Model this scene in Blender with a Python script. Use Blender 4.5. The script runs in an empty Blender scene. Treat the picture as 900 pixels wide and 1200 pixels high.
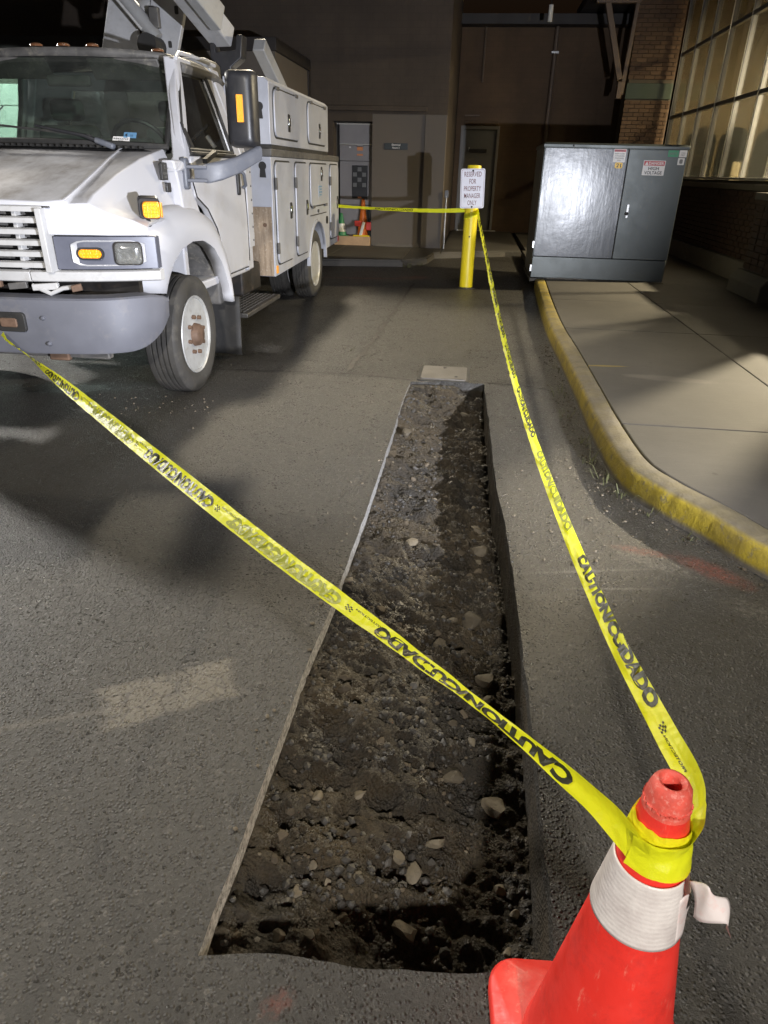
import bpy, bmesh, math, random
import numpy as np
from mathutils import Vector, Matrix, noise as mnoise

random.seed(7)
rng = np.random.default_rng(11)
S = bpy.context.scene
COL = S.collection

# ------------------------------------------------------------------ camera
cam_d = bpy.data.cameras.new('camera')
cam_d.sensor_fit = 'HORIZONTAL'; cam_d.sensor_width = 36.0; cam_d.lens = 32.0
cam_d.clip_start = 0.03; cam_d.clip_end = 2000
cam = bpy.data.objects.new('camera', cam_d); COL.objects.link(cam)
fy = Vector((112, -397, 800)).normalized()
dn = Vector((-41, 1600, 800)).normalized(); dn = (dn - fy * dn.dot(fy)).normalized()
up = -dn; xr = fy.cross(up)
Rm = Matrix((xr, fy, up))                      # world = Rm @ camera(x right, y down, z forward)
cR = Matrix((Rm.col[0], -Rm.col[1], -Rm.col[2])).transposed()
cam.matrix_world = Matrix.Translation((0, 0, 1.41)) @ cR.to_4x4()
S.camera = cam

# ------------------------------------------------------------------ world and exposure
W = bpy.data.worlds.new('World'); S.world = W; W.use_nodes = True
wn = W.node_tree; bg = wn.nodes['Background']
sky = wn.nodes.new('ShaderNodeTexSky'); sky.sky_type = 'NISHITA'; sky.sun_disc = False
sky.sun_elevation = math.radians(-3); sky.sun_rotation = math.radians(200)
wn.links.new(sky.outputs[0], bg.inputs[0]); bg.inputs[1].default_value = 0.15
S.view_settings.view_transform = 'Standard'; S.view_settings.look = 'None'
S.view_settings.exposure = 0.0; S.view_settings.gamma = 1.0
S.render.engine = 'CYCLES'

# ------------------------------------------------------------------ lamps of the place and two added fill lamps (all stand outside the frame)
def lamp(name, kind, loc, target, power, color, size=0.1, angle=90, blend=0.5):
    d = bpy.data.lights.new(name, kind); d.energy = power; d.color = color
    if kind == 'SPOT':
        d.spot_size = math.radians(angle); d.spot_blend = blend; d.shadow_soft_size = size
    elif kind == 'AREA':
        d.shape = 'DISK'; d.size = size
    else:
        d.shadow_soft_size = size
    o = bpy.data.objects.new(name, d); COL.objects.link(o); o.location = loc
    o.rotation_euler = (Vector(target) - Vector(loc)).to_track_quat('-Z', 'Y').to_euler()
    return o
KEY   = lamp('headlight_lamp', 'SPOT', (2.15, 0.30, 1.00), (-2.0, 7.0, 3.2), 2450, (0.88, 0.91, 1.0), 0.03, 82, 0.50)
LAMPA = lamp('wall_flood_lamp', 'SPOT', (-3.3, 13.3, 7.5), (-1.7, 4.4, 0), 4000, (1.0, 0.87, 0.64), 0.30, 46, 0.55)
LAMPB = lamp('yard_flood_lamp', 'SPOT', (-13.5, 10.4, 6.2), (-2.0, 2.0, 0), 8500, (1.0, 0.96, 0.89), 0.35, 40, 0.6)
FILL = lamp('fill_lamp', 'SPOT', (0.9, -6.2, 5.2), (-1.10, 2.4, 0.1), 3700, (1.0, 0.95, 0.87), 0.25, 44, 0.85)  # added fill behind the camera, brightens cone, tape and near ground
ROOM  = lamp('room_lamp', 'AREA', (6.2, 10.6, 3.75), (6.2, 10.6, 0), 2700, (1.0, 0.85, 0.58), 0.25)
ROOM2 = lamp('room_lamp', 'AREA', (6.0, 14.6, 4.1), (6.0, 14.9, 0), 420, (1.0, 0.80, 0.46), 0.5)
SHUTTER_FILL = lamp('added_shutter_lamp', 'SPOT', (-7.4, 9.4, 3.2), (-7.3, 11.7, 1.5), 1300, (0.84, 1.0, 0.97), 0.05, 62, 0.3)  # added lamp, brightens the made-up shutter seen through the cab

# ------------------------------------------------------------------ materials
def lin(c):
    return tuple(x / 12.92 if x <= 0.04045 else ((x + 0.055) / 1.055) ** 2.4 for x in c)
class N:
    """small node-tree helper"""
    def __init__(s, name):
        s.m = bpy.data.materials.new(name); s.m.use_nodes = True
        s.t = s.m.node_tree; s.b = s.t.nodes['Principled BSDF']; s.out = s.t.nodes['Material Output']
        s.co = None
    def n(s, t, **k):
        x = s.t.nodes.new('ShaderNode' + t)
        for a, v in k.items(): setattr(x, a, v)
        return x
    def l(s, a, b): s.t.links.new(a, b)
    def coord(s, world=False):
        if world:
            g = s.n('NewGeometry'); return g.outputs['Position']
        if s.co is None: s.co = s.n('TexCoord').outputs['Object']
        return s.co
    def noise(s, scale, detail=4, rough=0.6, co=None, stretch=None, out='Fac'):
        x = s.n('TexNoise'); x.inputs['Scale'].default_value = scale; x.inputs['Detail'].default_value = detail
        x.inputs['Roughness'].default_value = rough
        c = co or s.coord()
        if stretch:
            mp = s.n('Mapping'); mp.inputs['Scale'].default_value = stretch; s.l(c, mp.inputs[0]); c = mp.outputs[0]
        s.l(c, x.inputs['Vector']); return x.outputs[out]
    def vor(s, scale, feature='F1', co=None, out='Distance', rnd=1.0):
        x = s.n('TexVoronoi'); x.feature = feature; x.inputs['Scale'].default_value = scale
        x.inputs['Randomness'].default_value = rnd
        s.l(co or s.coord(), x.inputs['Vector']); return x.outputs[out]
    def ramp(s, fac, stops):
        x = s.n('ValToRGB'); e = x.color_ramp.elements
        while len(e) < len(stops): e.new(0.5)
        for i, (p, c) in enumerate(stops):
            e[i].position = p; e[i].color = (*c, 1) if len(c) == 3 else c
        s.l(fac, x.inputs[0]); return x.outputs[0]
    def rng(s, v, a, b, c=0., d=1.):
        x = s.n('MapRange'); x.inputs[1].default_value = a; x.inputs[2].default_value = b
        x.inputs[3].default_value = c; x.inputs[4].default_value = d; s.l(v, x.inputs[0]); return x.outputs[0]
    def math(s, op, a, b=None):
        x = s.n('Math', operation=op)
        for i, v in enumerate((a, b)):
            if v is None: continue
            if isinstance(v, (int, float)): x.inputs[i].default_value = v
            else: s.l(v, x.inputs[i])
        return x.outputs[0]
    def mix(s, fac, a, b, mode='MIX'):
        x = s.n('Mix', data_type='RGBA', blend_type=mode)
        for i, v in ((0, fac), (6, a), (7, b)):
            if isinstance(v, (int, float)): x.inputs[i].default_value = v
            elif isinstance(v, tuple): x.inputs[i].default_value = (*v, 1) if len(v) == 3 else v
            else: s.l(v, x.inputs[i])
        return x.outputs[2]
    def blob(s, cx, cy, rx, ry, rot=0., soft=0.25, wob=0.5, wscale=6., box=False, pos=None):
        c = pos or s.coord(True)
        mp = s.n('Mapping', vector_type='TEXTURE'); mp.inputs['Location'].default_value = (cx, cy, 0)
        mp.inputs['Rotation'].default_value = (0, 0, rot); mp.inputs['Scale'].default_value = (rx, ry, 1)
        s.l(c, mp.inputs[0])
        sp = s.n('SeparateXYZ'); s.l(mp.outputs[0], sp.inputs[0])
        if box:
            d = s.math('MAXIMUM', s.math('ABSOLUTE', sp.outputs[0]), s.math('ABSOLUTE', sp.outputs[1]))
        else:
            d = s.math('SQRT', s.math('ADD', s.math('MULTIPLY', sp.outputs[0], sp.outputs[0]), s.math('MULTIPLY', sp.outputs[1], sp.outputs[1])))
        if wob:
            nz = s.noise(wscale, 5, 0.7, co=s.coord(True))
            d = s.math('ADD', d, s.math('MULTIPLY', s.math('SUBTRACT', nz, 0.5), wob * 2))
        return s.rng(d, 1 + soft * .5, 1 - soft * .5)
    def bump(s, h, strength=0.5, dist=0.01, prev=None):
        x = s.n('Bump'); x.inputs['Strength'].default_value = strength; x.inputs['Distance'].default_value = dist
        s.l(h, x.inputs['Height'])
        if prev is not None: s.l(prev, x.inputs['Normal'])
        return x.outputs[0]
    def set(s, **k):
        names = dict(col='Base Color', rough='Roughness', metal='Metallic', spec='Specular IOR Level', nor='Normal',
                     emi='Emission Color', emis='Emission Strength', trans='Transmission Weight', alpha='Alpha', coat='Coat Weight',
                     croug='Coat Roughness', ior='IOR', sheen='Sheen Weight', sss='Subsurface Weight')
        for a, v in k.items():
            i = s.b.inputs[names[a]]
            if isinstance(v, (int, float)): i.default_value = v
            elif isinstance(v, tuple): i.default_value = (*v, 1) if len(v) == 3 else v
            else: s.l(v, i)
        return s

def worn(name, c, rough=0.5, metal=0., var=0.25, dirt=None, dscale=3., damt=0.5, bump=0.15, bscale=60, spec=0.5, coat=0., bdist=0.002):
    """painted / plain surface with tonal variation, grime patches and fine relief"""
    k = N(name); pos = k.coord(True)
    n1 = k.noise(dscale, 6, 0.65, co=pos)
    dark = tuple(x * (1 - var) for x in c)
    col = k.mix(k.rng(n1, .35, .65), dark, c)
    if dirt:
        n2 = k.noise(dscale * 2.3, 8, 0.72, co=pos)
        col = k.mix(k.rng(n2, .52, .72, 0., damt), col, dirt)
    n3 = k.noise(bscale, 4, 0.6, co=pos)
    k.set(col=col, rough=k.rng(n1, .3, .7, rough * .8, min(1, rough * 1.2)), metal=metal, spec=spec, coat=coat,
          nor=k.bump(n3, bump, bdist))
    return k.m

MAT = {}
MAT['white_paint'] = worn('white_paint', (.49, .49, .515), .35, 0, .12, (.33, .30, .26), 1.6, .35, .05, 40, .5)
# hood: the same paint under a film of road dust that lies on upward faces
k = N('dusty_white_paint'); pos = k.coord(True)
g = k.n('NewGeometry'); sp = k.n('SeparateXYZ'); k.l(g.outputs['Normal'], sp.inputs[0])
d1 = k.rng(sp.outputs[2], .68, .95); d2 = k.rng(k.noise(3.4, 8, .7, co=pos), .35, .62, .2, .8)
streak = k.rng(k.noise(9, 6, .6, co=pos, stretch=(1, .25, 1)), .4, .65, .5, 1)
col = k.mix(k.math('MULTIPLY', k.math('MULTIPLY', d1, d2), streak), (.49, .49, .515), (.15, .132, .115))
k.set(col=col, rough=k.mix(d1, (.3,) * 3, (.75,) * 3), nor=k.bump(k.noise(50, 4, co=pos), .05, .002)); MAT['dusty_paint'] = k.m
MAT['alu_white'] = worn('white_body_panel', (.46, .475, .53), .38, .15, .15, (.36, .34, .31), 2.2, .45, .06, 50)
MAT['trim_white'] = worn('chalky_white_trim', (.46, .455, .45), .45, 0, .15, (.25, .23, .2), 5, .5, .1, 60)
MAT['bumper'] = worn('grey_bumper', (.125, .128, .15), .6, .1, .2, (.24, .22, .20), 2.5, .35, .08, 90)
MAT['bezel'] = worn('grey_bezel', (.105, .11, .14), .38, .1, .12, (.2, .2, .2), 6, .3, .05, 80)
MAT['silver'] = worn('silver_plastic', (.50, .50, .52), .3, .35, .1, None, 4, 0, .03, 60)
MAT['chrome'] = worn('chrome', (.75, .75, .75), .15, 1., .05, None, 5, 0, .02, 50)
MAT['reflector_bowl'] = worn('silvered_bowl', (.78, .78, .77), .16, .9, .08, None, 6, 0, .5, 26, bdist=.006)
MAT['grey_arm'] = worn('grey_plastic', (.115, .122, .145), .5, 0, .15, (.22, .21, .2), 8, .3, .1, 140)
MAT['black_plastic'] = worn('black_plastic', (.022, .022, .025), .42, 0, .3, (.06, .055, .05), 5, .35, .1, 160)
MAT['black_rubber'] = worn('black_rubber', (.022, .021, .020), .7, 0, .3, (.055, .05, .042), 5, .6, .15, 120)
MAT['tyre'] = worn('dusty_tyre_rubber', (.045, .042, .038), .75, 0, .3, (.085, .076, .062), 6, .7, .2, 150)
MAT['dark_metal'] = worn('dark_chassis_metal', (.03, .027, .025), .6, .4, .4, (.09, .065, .045), 6, .6, .2, 60)
MAT['rust'] = worn('rusty_steel', (.17, .105, .07), .75, .3, .4, (.08, .045, .03), 14, .7, .3, 80)
MAT['rim'] = worn('white_wheel_paint', (.42, .42, .41), .4, .1, .2, (.20, .16, .12), 9, .6, .1, 60)
MAT['liner'] = worn('dusty_wheel_liner', (.11, .105, .10), .55, 0, .4, (.24, .22, .18), 7, .8, .2, 60)
MAT['amber'] = None
def lens(name, c, emi=0., rough=.18):
    k = N(name); v = k.vor(120, 'F1', co=k.coord(True), rnd=.2)
    k.set(col=c, rough=rough, spec=.6, nor=k.bump(v, .6, .004), emi=c, emis=emi); return k.m
MAT['amber'] = lens('amber_lens', (.95, .33, .015), .12)
MAT['amber_lit'] = lens('lit_amber_lens', (1.0, .42, .02), .5)
MAT['amber_dim'] = lens('old_amber_lens', (.13, .055, .025))
MAT['reflector'] = lens('glowing_orange_reflector', (.95, .36, .02), .12, .3)  # faint glow added to the reflectors, which are no lamps
def glassy(name, tint=(1, 1, 1), refl=.08, rough=.02, dirt=0.):
    k = N(name); tr = k.n('BsdfTransparent'); tr.inputs[0].default_value = (*tint, 1)
    gl = k.n('BsdfGlossy'); gl.inputs['Roughness'].default_value = rough; gl.inputs[0].default_value = (.9, .9, .9, 1)
    fr = k.n('LayerWeight'); fr.inputs[0].default_value = .25
    mx = k.n('MixShader'); k.l(k.rng(fr.outputs['Fresnel'], 0, 1, refl, .9), mx.inputs[0]); k.l(tr.outputs[0], mx.inputs[1]); k.l(gl.outputs[0], mx.inputs[2])
    last = mx
    if dirt:
        df = k.n('BsdfDiffuse'); df.inputs[0].default_value = (.35, .36, .33, 1)
        m2 = k.n('MixShader'); k.l(k.rng(k.noise(2.5, 8, .7, co=k.coord(True)), .4, .7, dirt * .3, dirt), m2.inputs[0])
        k.l(mx.outputs[0], m2.inputs[1]); k.l(df.outputs[0], m2.inputs[2]); last = m2
    k.l(last.outputs[0], k.out.inputs[0]); return k.m
MAT['windscreen'] = glassy('windscreen_glass', (.66, .78, .71), .07, .04, .12)
MAT['door_glass'] = glassy('door_glass', (.6, .66, .62), .10, .02, .05)
MAT['pane'] = glassy('window_pane_glass', (.88, .88, .86), .05, .02, .02)
MAT['lamp_glass'] = glassy('headlamp_glass', (.95, .95, .95), .12, .10, .10)
MAT['cab_inside'] = worn('cab_trim', (.10, .105, .10), .7, 0, .3, None, 4, 0, .1, 80)
MAT['seat_cloth'] = worn('seat_cloth', (.11, .13, .12), .85, 0, .3, None, 8, 0, .2, 120)
MAT['steel_floor'] = worn('step_tread', (.075, .07, .065), .55, .5, .3, (.15, .13, .11), 10, .6, .2, 90)
MAT['white_label'] = worn('white_label', (.72, .70, .68), .5, 0, .06, None, 20, 0, .03, 90)
MAT['ink'] = worn('black_ink', (.02, .02, .02), .5, 0, .1, None, 20, 0, .0, 90)
MAT['grey_ink'] = worn('faded_ink', (.20, .20, .19), .6, 0, .2, None, 20, 0, .0, 90)
MAT['red_ink'] = worn('dull_red_ink', (.17, .04, .045), .5, 0, .25, None, 30, 0, .0, 90)
MAT['danger_red'] = worn('danger_red_print', (.42, .035, .05), .45, 0, .1, None, 20, 0, .0, 90)
MAT['yellow_label'] = worn('yellow_label', (.85, .52, .03), .45, 0, .08, None, 20, 0, .0, 90)
MAT['green_label'] = worn('green_label', (.03, .25, .12), .45, 0, .08, None, 20, 0, .0, 90)
MAT['orange_label'] = worn('orange_label', (.75, .27, .09), .45, 0, .08, None, 20, 0, .0, 90)
MAT['blue_label'] = worn('blue_label', (.12, .26, .42), .45, 0, .08, None, 20, 0, .0, 90)
MAT['sign_white'] = worn('sign_white_sheeting', (.74, .74, .82), .32, 0, .06, None, 9, 0, .02, 60)
MAT['cabinet'] = worn('grey_green_cabinet_paint', (.066, .075, .072), .40, .35, .12, (.075, .085, .085), 2.5, .5, .05, 35, .6, bdist=.003)
# door of the cabinet: slightly buckled sheet with wipe marks
k = N('cabinet_door_paint'); pos = k.coord(True)
n1 = k.noise(2.2, 6, .6, co=pos); wv = k.noise(16, 3, .5, co=pos, stretch=(1, 1, .16))
st = k.noise(7, 7, .7, co=pos, stretch=(1, 1, .3))
col = k.mix(k.rng(st, .40, .70), (.115, .122, .136), (.090, .098, .107))
k.set(col=col, metal=.02, rough=k.rng(st, .3, .7, .21, .28), spec=.36, nor=k.bump(wv, .10, .012, k.bump(n1, .16, .02))); MAT['cabinet_door'] = k.m
k = N('yellow_bollard_plastic'); pos = k.coord(True)
col = k.mix(k.rng(k.noise(9, 7, .7, co=pos, stretch=(1, 1, .25)), .52, .72, 0, .6), (.72, .57, .012), (.38, .27, .02))
k.set(col=col, rough=.42, nor=k.bump(k.noise(30, 4, co=pos), .1, .003)); MAT['bollard'] = k.m
# cone
k = N('cone_red_orange'); pos = k.coord(True)
col = k.mix(k.rng(k.noise(11, 9, .78, co=pos), .50, .72, 0, .6), (.78, .035, .024), (.36, .022, .020))
col = k.mix(k.rng(k.noise(48, 8, .75, co=pos, stretch=(1, 1, .16)), .60, .70, 0, .55), col, (.85, .28, .2))
k.set(col=col, rough=k.rng(k.noise(20, 6, co=pos), .35, .65, .38, .65), nor=k.bump(k.noise(90, 4, co=pos), .15, .003, k.bump(k.noise(7, 3, co=pos), .2, .01))); MAT['cone'] = k.m
MAT['cone_worn'] = worn('scuffed_cone_top', (.74, .10, .07), .65, 0, .25, (.80, .34, .28), 50, .9, .5, 220)
k = N('prismatic_collar'); pos = k.coord(True)
wv = k.n('TexWave', wave_type='BANDS', bands_direction='Z'); wv.inputs['Scale'].default_value = 42; wv.inputs['Distortion'].default_value = .4; k.l(pos, wv.inputs[0])
col = k.mix(k.rng(k.noise(12, 7, .7, co=pos), .4, .7), (.72, .67, .65), (.50, .44, .43))
col = k.mix(k.rng(wv.outputs['Fac'], .2, .8, 0, .15), col, (.78, .75, .74))
k.set(col=col, rough=.4, spec=.6, nor=k.bump(wv.outputs['Fac'], .09, .002, k.bump(k.noise(40, 3, co=pos), .35, .006))); MAT['collar'] = k.m
MAT['torn_collar'] = worn('torn_pinkish_sheeting', (.74, .66, .65), .45, 0, .12, (.74, .34, .30), 16, .5, .4, 60)
# caution tape: thin film, part of the light passes through
def film(name, c, trans):
    k = N(name); pos = k.coord(True)
    df = k.n('BsdfPrincipled'); df.inputs['Base Color'].default_value = (*c, 1); df.inputs['Roughness'].default_value = .42
    tl = k.n('BsdfTranslucent'); tl.inputs[0].default_value = (*c, 1)
    b = k.bump(k.vor(38, 'DISTANCE_TO_EDGE', co=pos), .45, .006, k.bump(k.noise(80, 5, .65, co=pos), .45, .004)); k.l(b, df.inputs['Normal'])
    mx = k.n('MixShader'); mx.inputs[0].default_value = trans; k.l(df.outputs[0], mx.inputs[1]); k.l(tl.outputs[0], mx.inputs[2])
    k.l(mx.outputs[0], k.out.inputs[0]); return k.m
MAT['tape'] = film('yellow_caution_film', (.88, .90, .02), .35)
MAT['tape_ink'] = film('black_tape_print', (.025, .025, .012), .1)
MAT['tape_ghost'] = film('print_seen_through_film', (.34, .36, .05), .2)
# kerb
k = N('yellow_painted_concrete'); pos = k.coord(True)
spx = k.n('SeparateXYZ'); k.l(pos, spx.inputs[0])
conc = k.mix(k.rng(k.noise(8, 8, .7, co=pos), .35, .65), (.070, .061, .050), (.115, .100, .082))
yel = k.mix(k.rng(k.noise(6, 7, .7, co=pos), .35, .68), (.30, .225, .010), (.15, .11, .014))
gn = k.n('NewGeometry'); sn = k.n('SeparateXYZ'); k.l(gn.outputs['Normal'], sn.inputs[0])
topm = k.rng(sn.outputs[2], .55, .9)
toppaint = k.math('MULTIPLY', k.rng(spx.outputs[1], 5.4, 8.2, .22, 1), k.rng(k.noise(7, 7, .7, co=pos), .35, .6, .4, 1.))
edge = k.rng(k.noise(16, 8, .75, co=pos), .45, .6, 0, 1)
face = k.math('SUBTRACT', 1, k.math('MULTIPLY', k.rng(k.noise(17, 10, .8, co=pos), .54, .60), .65))
low = k.rng(spx.outputs[2], .012, .035)
paint = k.math('ADD', k.math('MULTIPLY', topm, toppaint), k.math('MULTIPLY', k.math('SUBTRACT', 1, topm), k.math('MULTIPLY', face, low)))
k.set(col=k.mix(paint, conc, yel), rough=.7, nor=k.bump(k.noise(90, 6, .7, co=pos), .6, .006, k.bump(k.noise(18, 4, co=pos), .5, .012))); MAT['kerb'] = k.m
# concrete walk
k = N('walk_concrete'); pos = k.coord(True)
c1 = k.mix(k.rng(k.noise(1.6, 8, .65, co=pos), .35, .65), (.046, .042, .037), (.068, .062, .054))
c1 = k.mix(k.rng(k.noise(5, 8, .75, co=pos, stretch=(.6, 1.6, 1)), .6, .72, 0, .3), c1, (.09, .08, .066))
c1 = k.mix(k.blob(1.45, 5.0, .28, .07, -.12, .5, .5, 9), c1, (.10, .09, .077))
c1 = k.mix(k.blob(1.05, 5.28, .16, .02, .1, .4, .4, 14), c1, (.20, .145, .018))
br = k.noise(60, 4, .6, co=pos, stretch=(.12, 3.2, 1)); gum = k.rng(k.vor(3.1, 'F1', co=pos), .035, .055)
c1 = k.mix(gum, (.030, .026, .022), c1); c1 = k.mix(k.rng(br, .35, .65, 0, .35), c1, (.040, .034, .028))
k.set(col=c1, rough=.72, nor=k.bump(br, .30, .004, k.bump(k.noise(130, 5, .65, co=pos), .35, .003))); MAT['walk'] = k.m
# asphalt
def asphalt(name, full=True):
    k = N(name); pos = k.coord(True)
    big = k.noise(.9, 7, .62, co=pos); mid = k.noise(6, 7, .7, co=pos); fine = k.noise(190, 3, .6, co=pos)
    agg = k.n('TexVoronoi'); agg.inputs['Scale'].default_value = 118; k.l(pos, agg.inputs[0])
    sepc = k.n('SeparateColor'); k.l(agg.outputs['Color'], sepc.inputs[0])
    agg2 = k.n('TexVoronoi'); agg2.inputs['Scale'].default_value = 240; k.l(pos, agg2.inputs[0])
    stone_ = k.rng(sepc.outputs[2], .42, .60)
    dome = k.math('MULTIPLY', stone_, k.rng(agg.outputs['Distance'], .12, .62, 1, 0))
    col = k.mix(k.rng(big, .35, .65), (.032, .0295, .0265), (.051, .0475, .0425))
    col = k.mix(k.rng(mid, .45, .72, 0, .4), col, (.064, .060, .053))
    col = k.mix(k.math('MULTIPLY', stone_, k.rng(sepc.outputs[0], .2, 1., .0, .5)), col, (.066, .062, .056))
    col = k.mix(k.rng(sepc.outputs[0], .955, .985, 0, .5), col, (.14, .13, .115))
    col = k.mix(k.math('MULTIPLY', k.math('SUBTRACT', 1, stone_), .35), col, (.020, .018, .015))
    rough = k.math('SUBTRACT', k.rng(mid, .3, .7, .44, .60), k.rng(sepc.outputs[1], .72, .9, 0, .24))
    if full:
        # older paving beyond the saw cut, darker and rougher
        spx = k.n('SeparateXYZ'); k.l(pos, spx.inputs[0])
        far = k.math('MULTIPLY', k.rng(spx.outputs[1], 5.06, 5.12), k.rng(spx.outputs[0], -.96, -.88))
        pale = k.math('MAXIMUM', k.blob(-1.42, 3.88, 1.02, 1.17, .0, .06, .03, 3, box=True), k.math('MULTIPLY', k.blob(.40, 3.7, .16, 1.36, .03, .12, .06, 3, box=True), .6))
        col = k.mix(k.math('MULTIPLY', pale, .55), col, (.074, .068, .058))
        col = k.mix(k.math('MULTIPLY', far, .6), col, (.024, .021, .017))
        # residue of concrete at the end of an old seam
        res = k.blob(-.80, 1.50, .19, .09, .56, .25, .35, 11, box=True)
        crk = k.rng(k.vor(16, 'DISTANCE_TO_EDGE', co=pos), .0, .06, .25, 1)
        col = k.mix(k.math('MULTIPLY', k.math('MULTIPLY', res, crk), .85), col, (.15, .135, .11))
        seam = k.blob(-1.35, 1.22, .62, .012, .42, 1.4, .25, 5)
        col = k.mix(k.math('MULTIPLY', seam, .4), col, (.15, .135, .11))
        # whitish residue and red marking paint by the kerb
        wr = k.math('MAXIMUM', k.blob(.86, 2.52, .20, .045, -.55, .8, .8, 14), k.math('MULTIPLY', k.blob(.38, 2.2, .12, .05, .1, .9, .9, 18), .45))
        wr = k.math('MAXIMUM', wr, k.blob(1.14, 2.22, .12, .06, -.5, .8, .8, 16))
        spw = k.rng(k.noise(45, 8, .78, co=pos), .46, .60)
        col = k.mix(k.math('MULTIPLY', k.math('MULTIPLY', wr, spw), .75), col, (.17, .155, .135))
        ln = k.math('MAXIMUM', k.blob(.56, 2.42, .22, .008, .22, 1.2, .3, 9), k.blob(.62, 2.30, .16, .007, .15, 1.2, .3, 9))
        col = k.mix(k.math('MULTIPLY', ln, .5), col, (.18, .165, .145))
        rd = k.math('MAXIMUM', k.blob(1.05, 2.50, .15, .055, -.75, .7, .8, 15), k.math('MULTIPLY', k.blob(.80, 2.62, .10, .03, -.2, .8, .9, 16), .8))
        rd = k.math('MAXIMUM', rd, k.math('MULTIPLY', k.blob(-1.55, 10.33, .62, .06, .17, .7, .6, 6), .9))
        rd = k.math('MAXIMUM', rd, k.math('MULTIPLY', k.blob(-.85, 10.62, .22, .12, .4, .7, .8, 6), .8))
        rd = k.math('MAXIMUM', rd, k.math('MULTIPLY', k.blob(-.26, .71, .03, .02, .9, .9, .8, 20), .6))
        spk = k.rng(k.noise(60, 7, .75, co=pos), .40, .58)
        col = k.mix(k.math('MULTIPLY', k.math('MULTIPLY', rd, spk), .95), col, (.16, .045, .03))
        # oil and damp in the gutter
        gut = k.rng(spx.outputs[0], .54, .62)
        gut2 = k.blob(.78, 5.2, .20, 2.3, .02, .35, .25, 3)
        col = k.mix(k.math('MULTIPLY', gut2, .9), col, (.014, .012, .010))
        oil = k.math('MAXIMUM', k.blob(-2.75, 4.35, .42, .14, .2, .7, .6, 5), k.math('MULTIPLY', k.blob(-2.0, 5.6, .5, .3, 0, 1, .6, 4), .5))
        col = k.mix(k.math('MULTIPLY', oil, .85), col, (.008, .007, .006))
        rough = k.mix(oil, rough, (.25,) * 3)
    h = k.math('ADD', k.math('MULTIPLY', dome, 1.15), k.math('MULTIPLY', k.noise(150, 5, .7, co=pos), .75))
    b = k.bump(h, .9, .0075, k.bump(k.noise(4, 5, .6, co=pos), .22, .03))
    b = k.bump(agg2.outputs['Distance'], .3, .003, b)
    k.set(col=col, rough=rough, spec=.5, nor=b); return k.m
MAT['asphalt'] = asphalt('asphalt'); MAT['cut_asphalt'] = asphalt('cut_asphalt', False)
k = N('lit_saw_cut_face'); pos = k.coord(True); sy = k.n('SeparateXYZ'); k.l(pos, sy.inputs[0])
col = k.mix(k.math('MULTIPLY', k.rng(k.noise(70, 6, .75, co=pos), .35, .6), k.rng(sy.outputs[1], 1.6, 3.4, 1., .35)), (.09, .085, .077), (.58, .56, .54))  # paler towards the near end: lamplight on this face put into its colour
k.set(col=col, rough=.8, nor=k.bump(k.noise(160, 5, co=pos), .7, .005)); MAT['lit_cut_face'] = k.m
# soil
k = N('damp_soil'); pos = k.coord(True)
col = k.mix(k.rng(k.noise(3.2, 8, .7, co=pos), .38, .64), (.019, .0155, .0115), (.058, .042, .022))
col = k.mix(k.rng(k.noise(26, 8, .78, co=pos), .5, .7, 0, .7), col, (.018, .015, .011))
col = k.mix(k.rng(k.noise(90, 6, .7, co=pos), .58, .72, 0, .45), col, (.085, .068, .045))
hh = k.math('ADD', k.noise(60, 9, .72, co=pos), k.math('MULTIPLY', k.vor(120, 'F1', co=pos), .6))
k.set(col=col, rough=k.rng(k.noise(8, 5, co=pos), .4, .65, .38, .9), spec=.5, nor=k.bump(hh, .9, .014)); MAT['soil'] = k.m
def stone(name, a, b, rough=.7):
    k = N(name); oi = k.n('ObjectInfo'); pos = k.coord(True)
    col = k.mix(oi.outputs['Random'], a, b); col = k.mix(k.rng(k.noise(60, 8, .75, co=pos), .48, .7, 0, .7), col, (.05, .04, .028))
    k.set(col=col, rough=rough, nor=k.bump(k.noise(120, 6, .7, co=pos), .5, .004)); return k.m
MAT['stone_a'] = stone('dusty_stone', (.075, .062, .044), (.17, .142, .10))
MAT['clod'] = stone('earth_clod', (.040, .031, .020), (.10, .078, .052), .85)
MAT['stone_b'] = stone('dark_gravel', (.030, .028, .026), (.080, .073, .066), .5)
# walls
def stucco(name, c):
    k = N(name); pos = k.coord(True)
    sp = k.n('SeparateXYZ'); k.l(pos, sp.inputs[0]); cb = k.n('CombineXYZ'); k.l(k.math('ADD', sp.outputs[0], sp.outputs[1]), cb.inputs[0]); k.l(sp.outputs[2], cb.inputs[1])
    br = k.n('TexBrick'); br.inputs['Scale'].default_value = 2.5; br.inputs['Mortar Size'].default_value = .008; br.inputs['Color1'].default_value = (1, 1, 1, 1); br.inputs['Color2'].default_value = (.93,) * 3 + (1,); br.inputs['Mortar'].default_value = (.8,) * 3 + (1,)
    k.l(cb.outputs[0], br.inputs['Vector'])
    col = k.mix(k.rng(k.noise(.8, 8, .7, co=pos), .35, .65), tuple(x * .75 for x in c), c)
    drip = k.rng(k.noise(1.6, 8, .7, co=pos, stretch=(1, 1, .18)), .5, .7, 0, .4)
    col = k.mix(drip, col, tuple(x * .45 for x in c)); col = k.mix(1.0, col, br.outputs['Color'], 'MULTIPLY')
    k.set(col=col, rough=.85, nor=k.bump(k.noise(70, 5, co=pos), .3, .006)); return k.m
MAT['stucco'] = stucco('painted_block', (.070, .053, .039)); MAT['stucco_dark'] = stucco('brown_painted_block', (.105, .066, .038))
MAT['wall_paint'] = worn('smooth_taupe_wall', (.118, .101, .086), .8, 0, .15, (.10, .09, .08), 1.4, .5, .1, 40)
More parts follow.
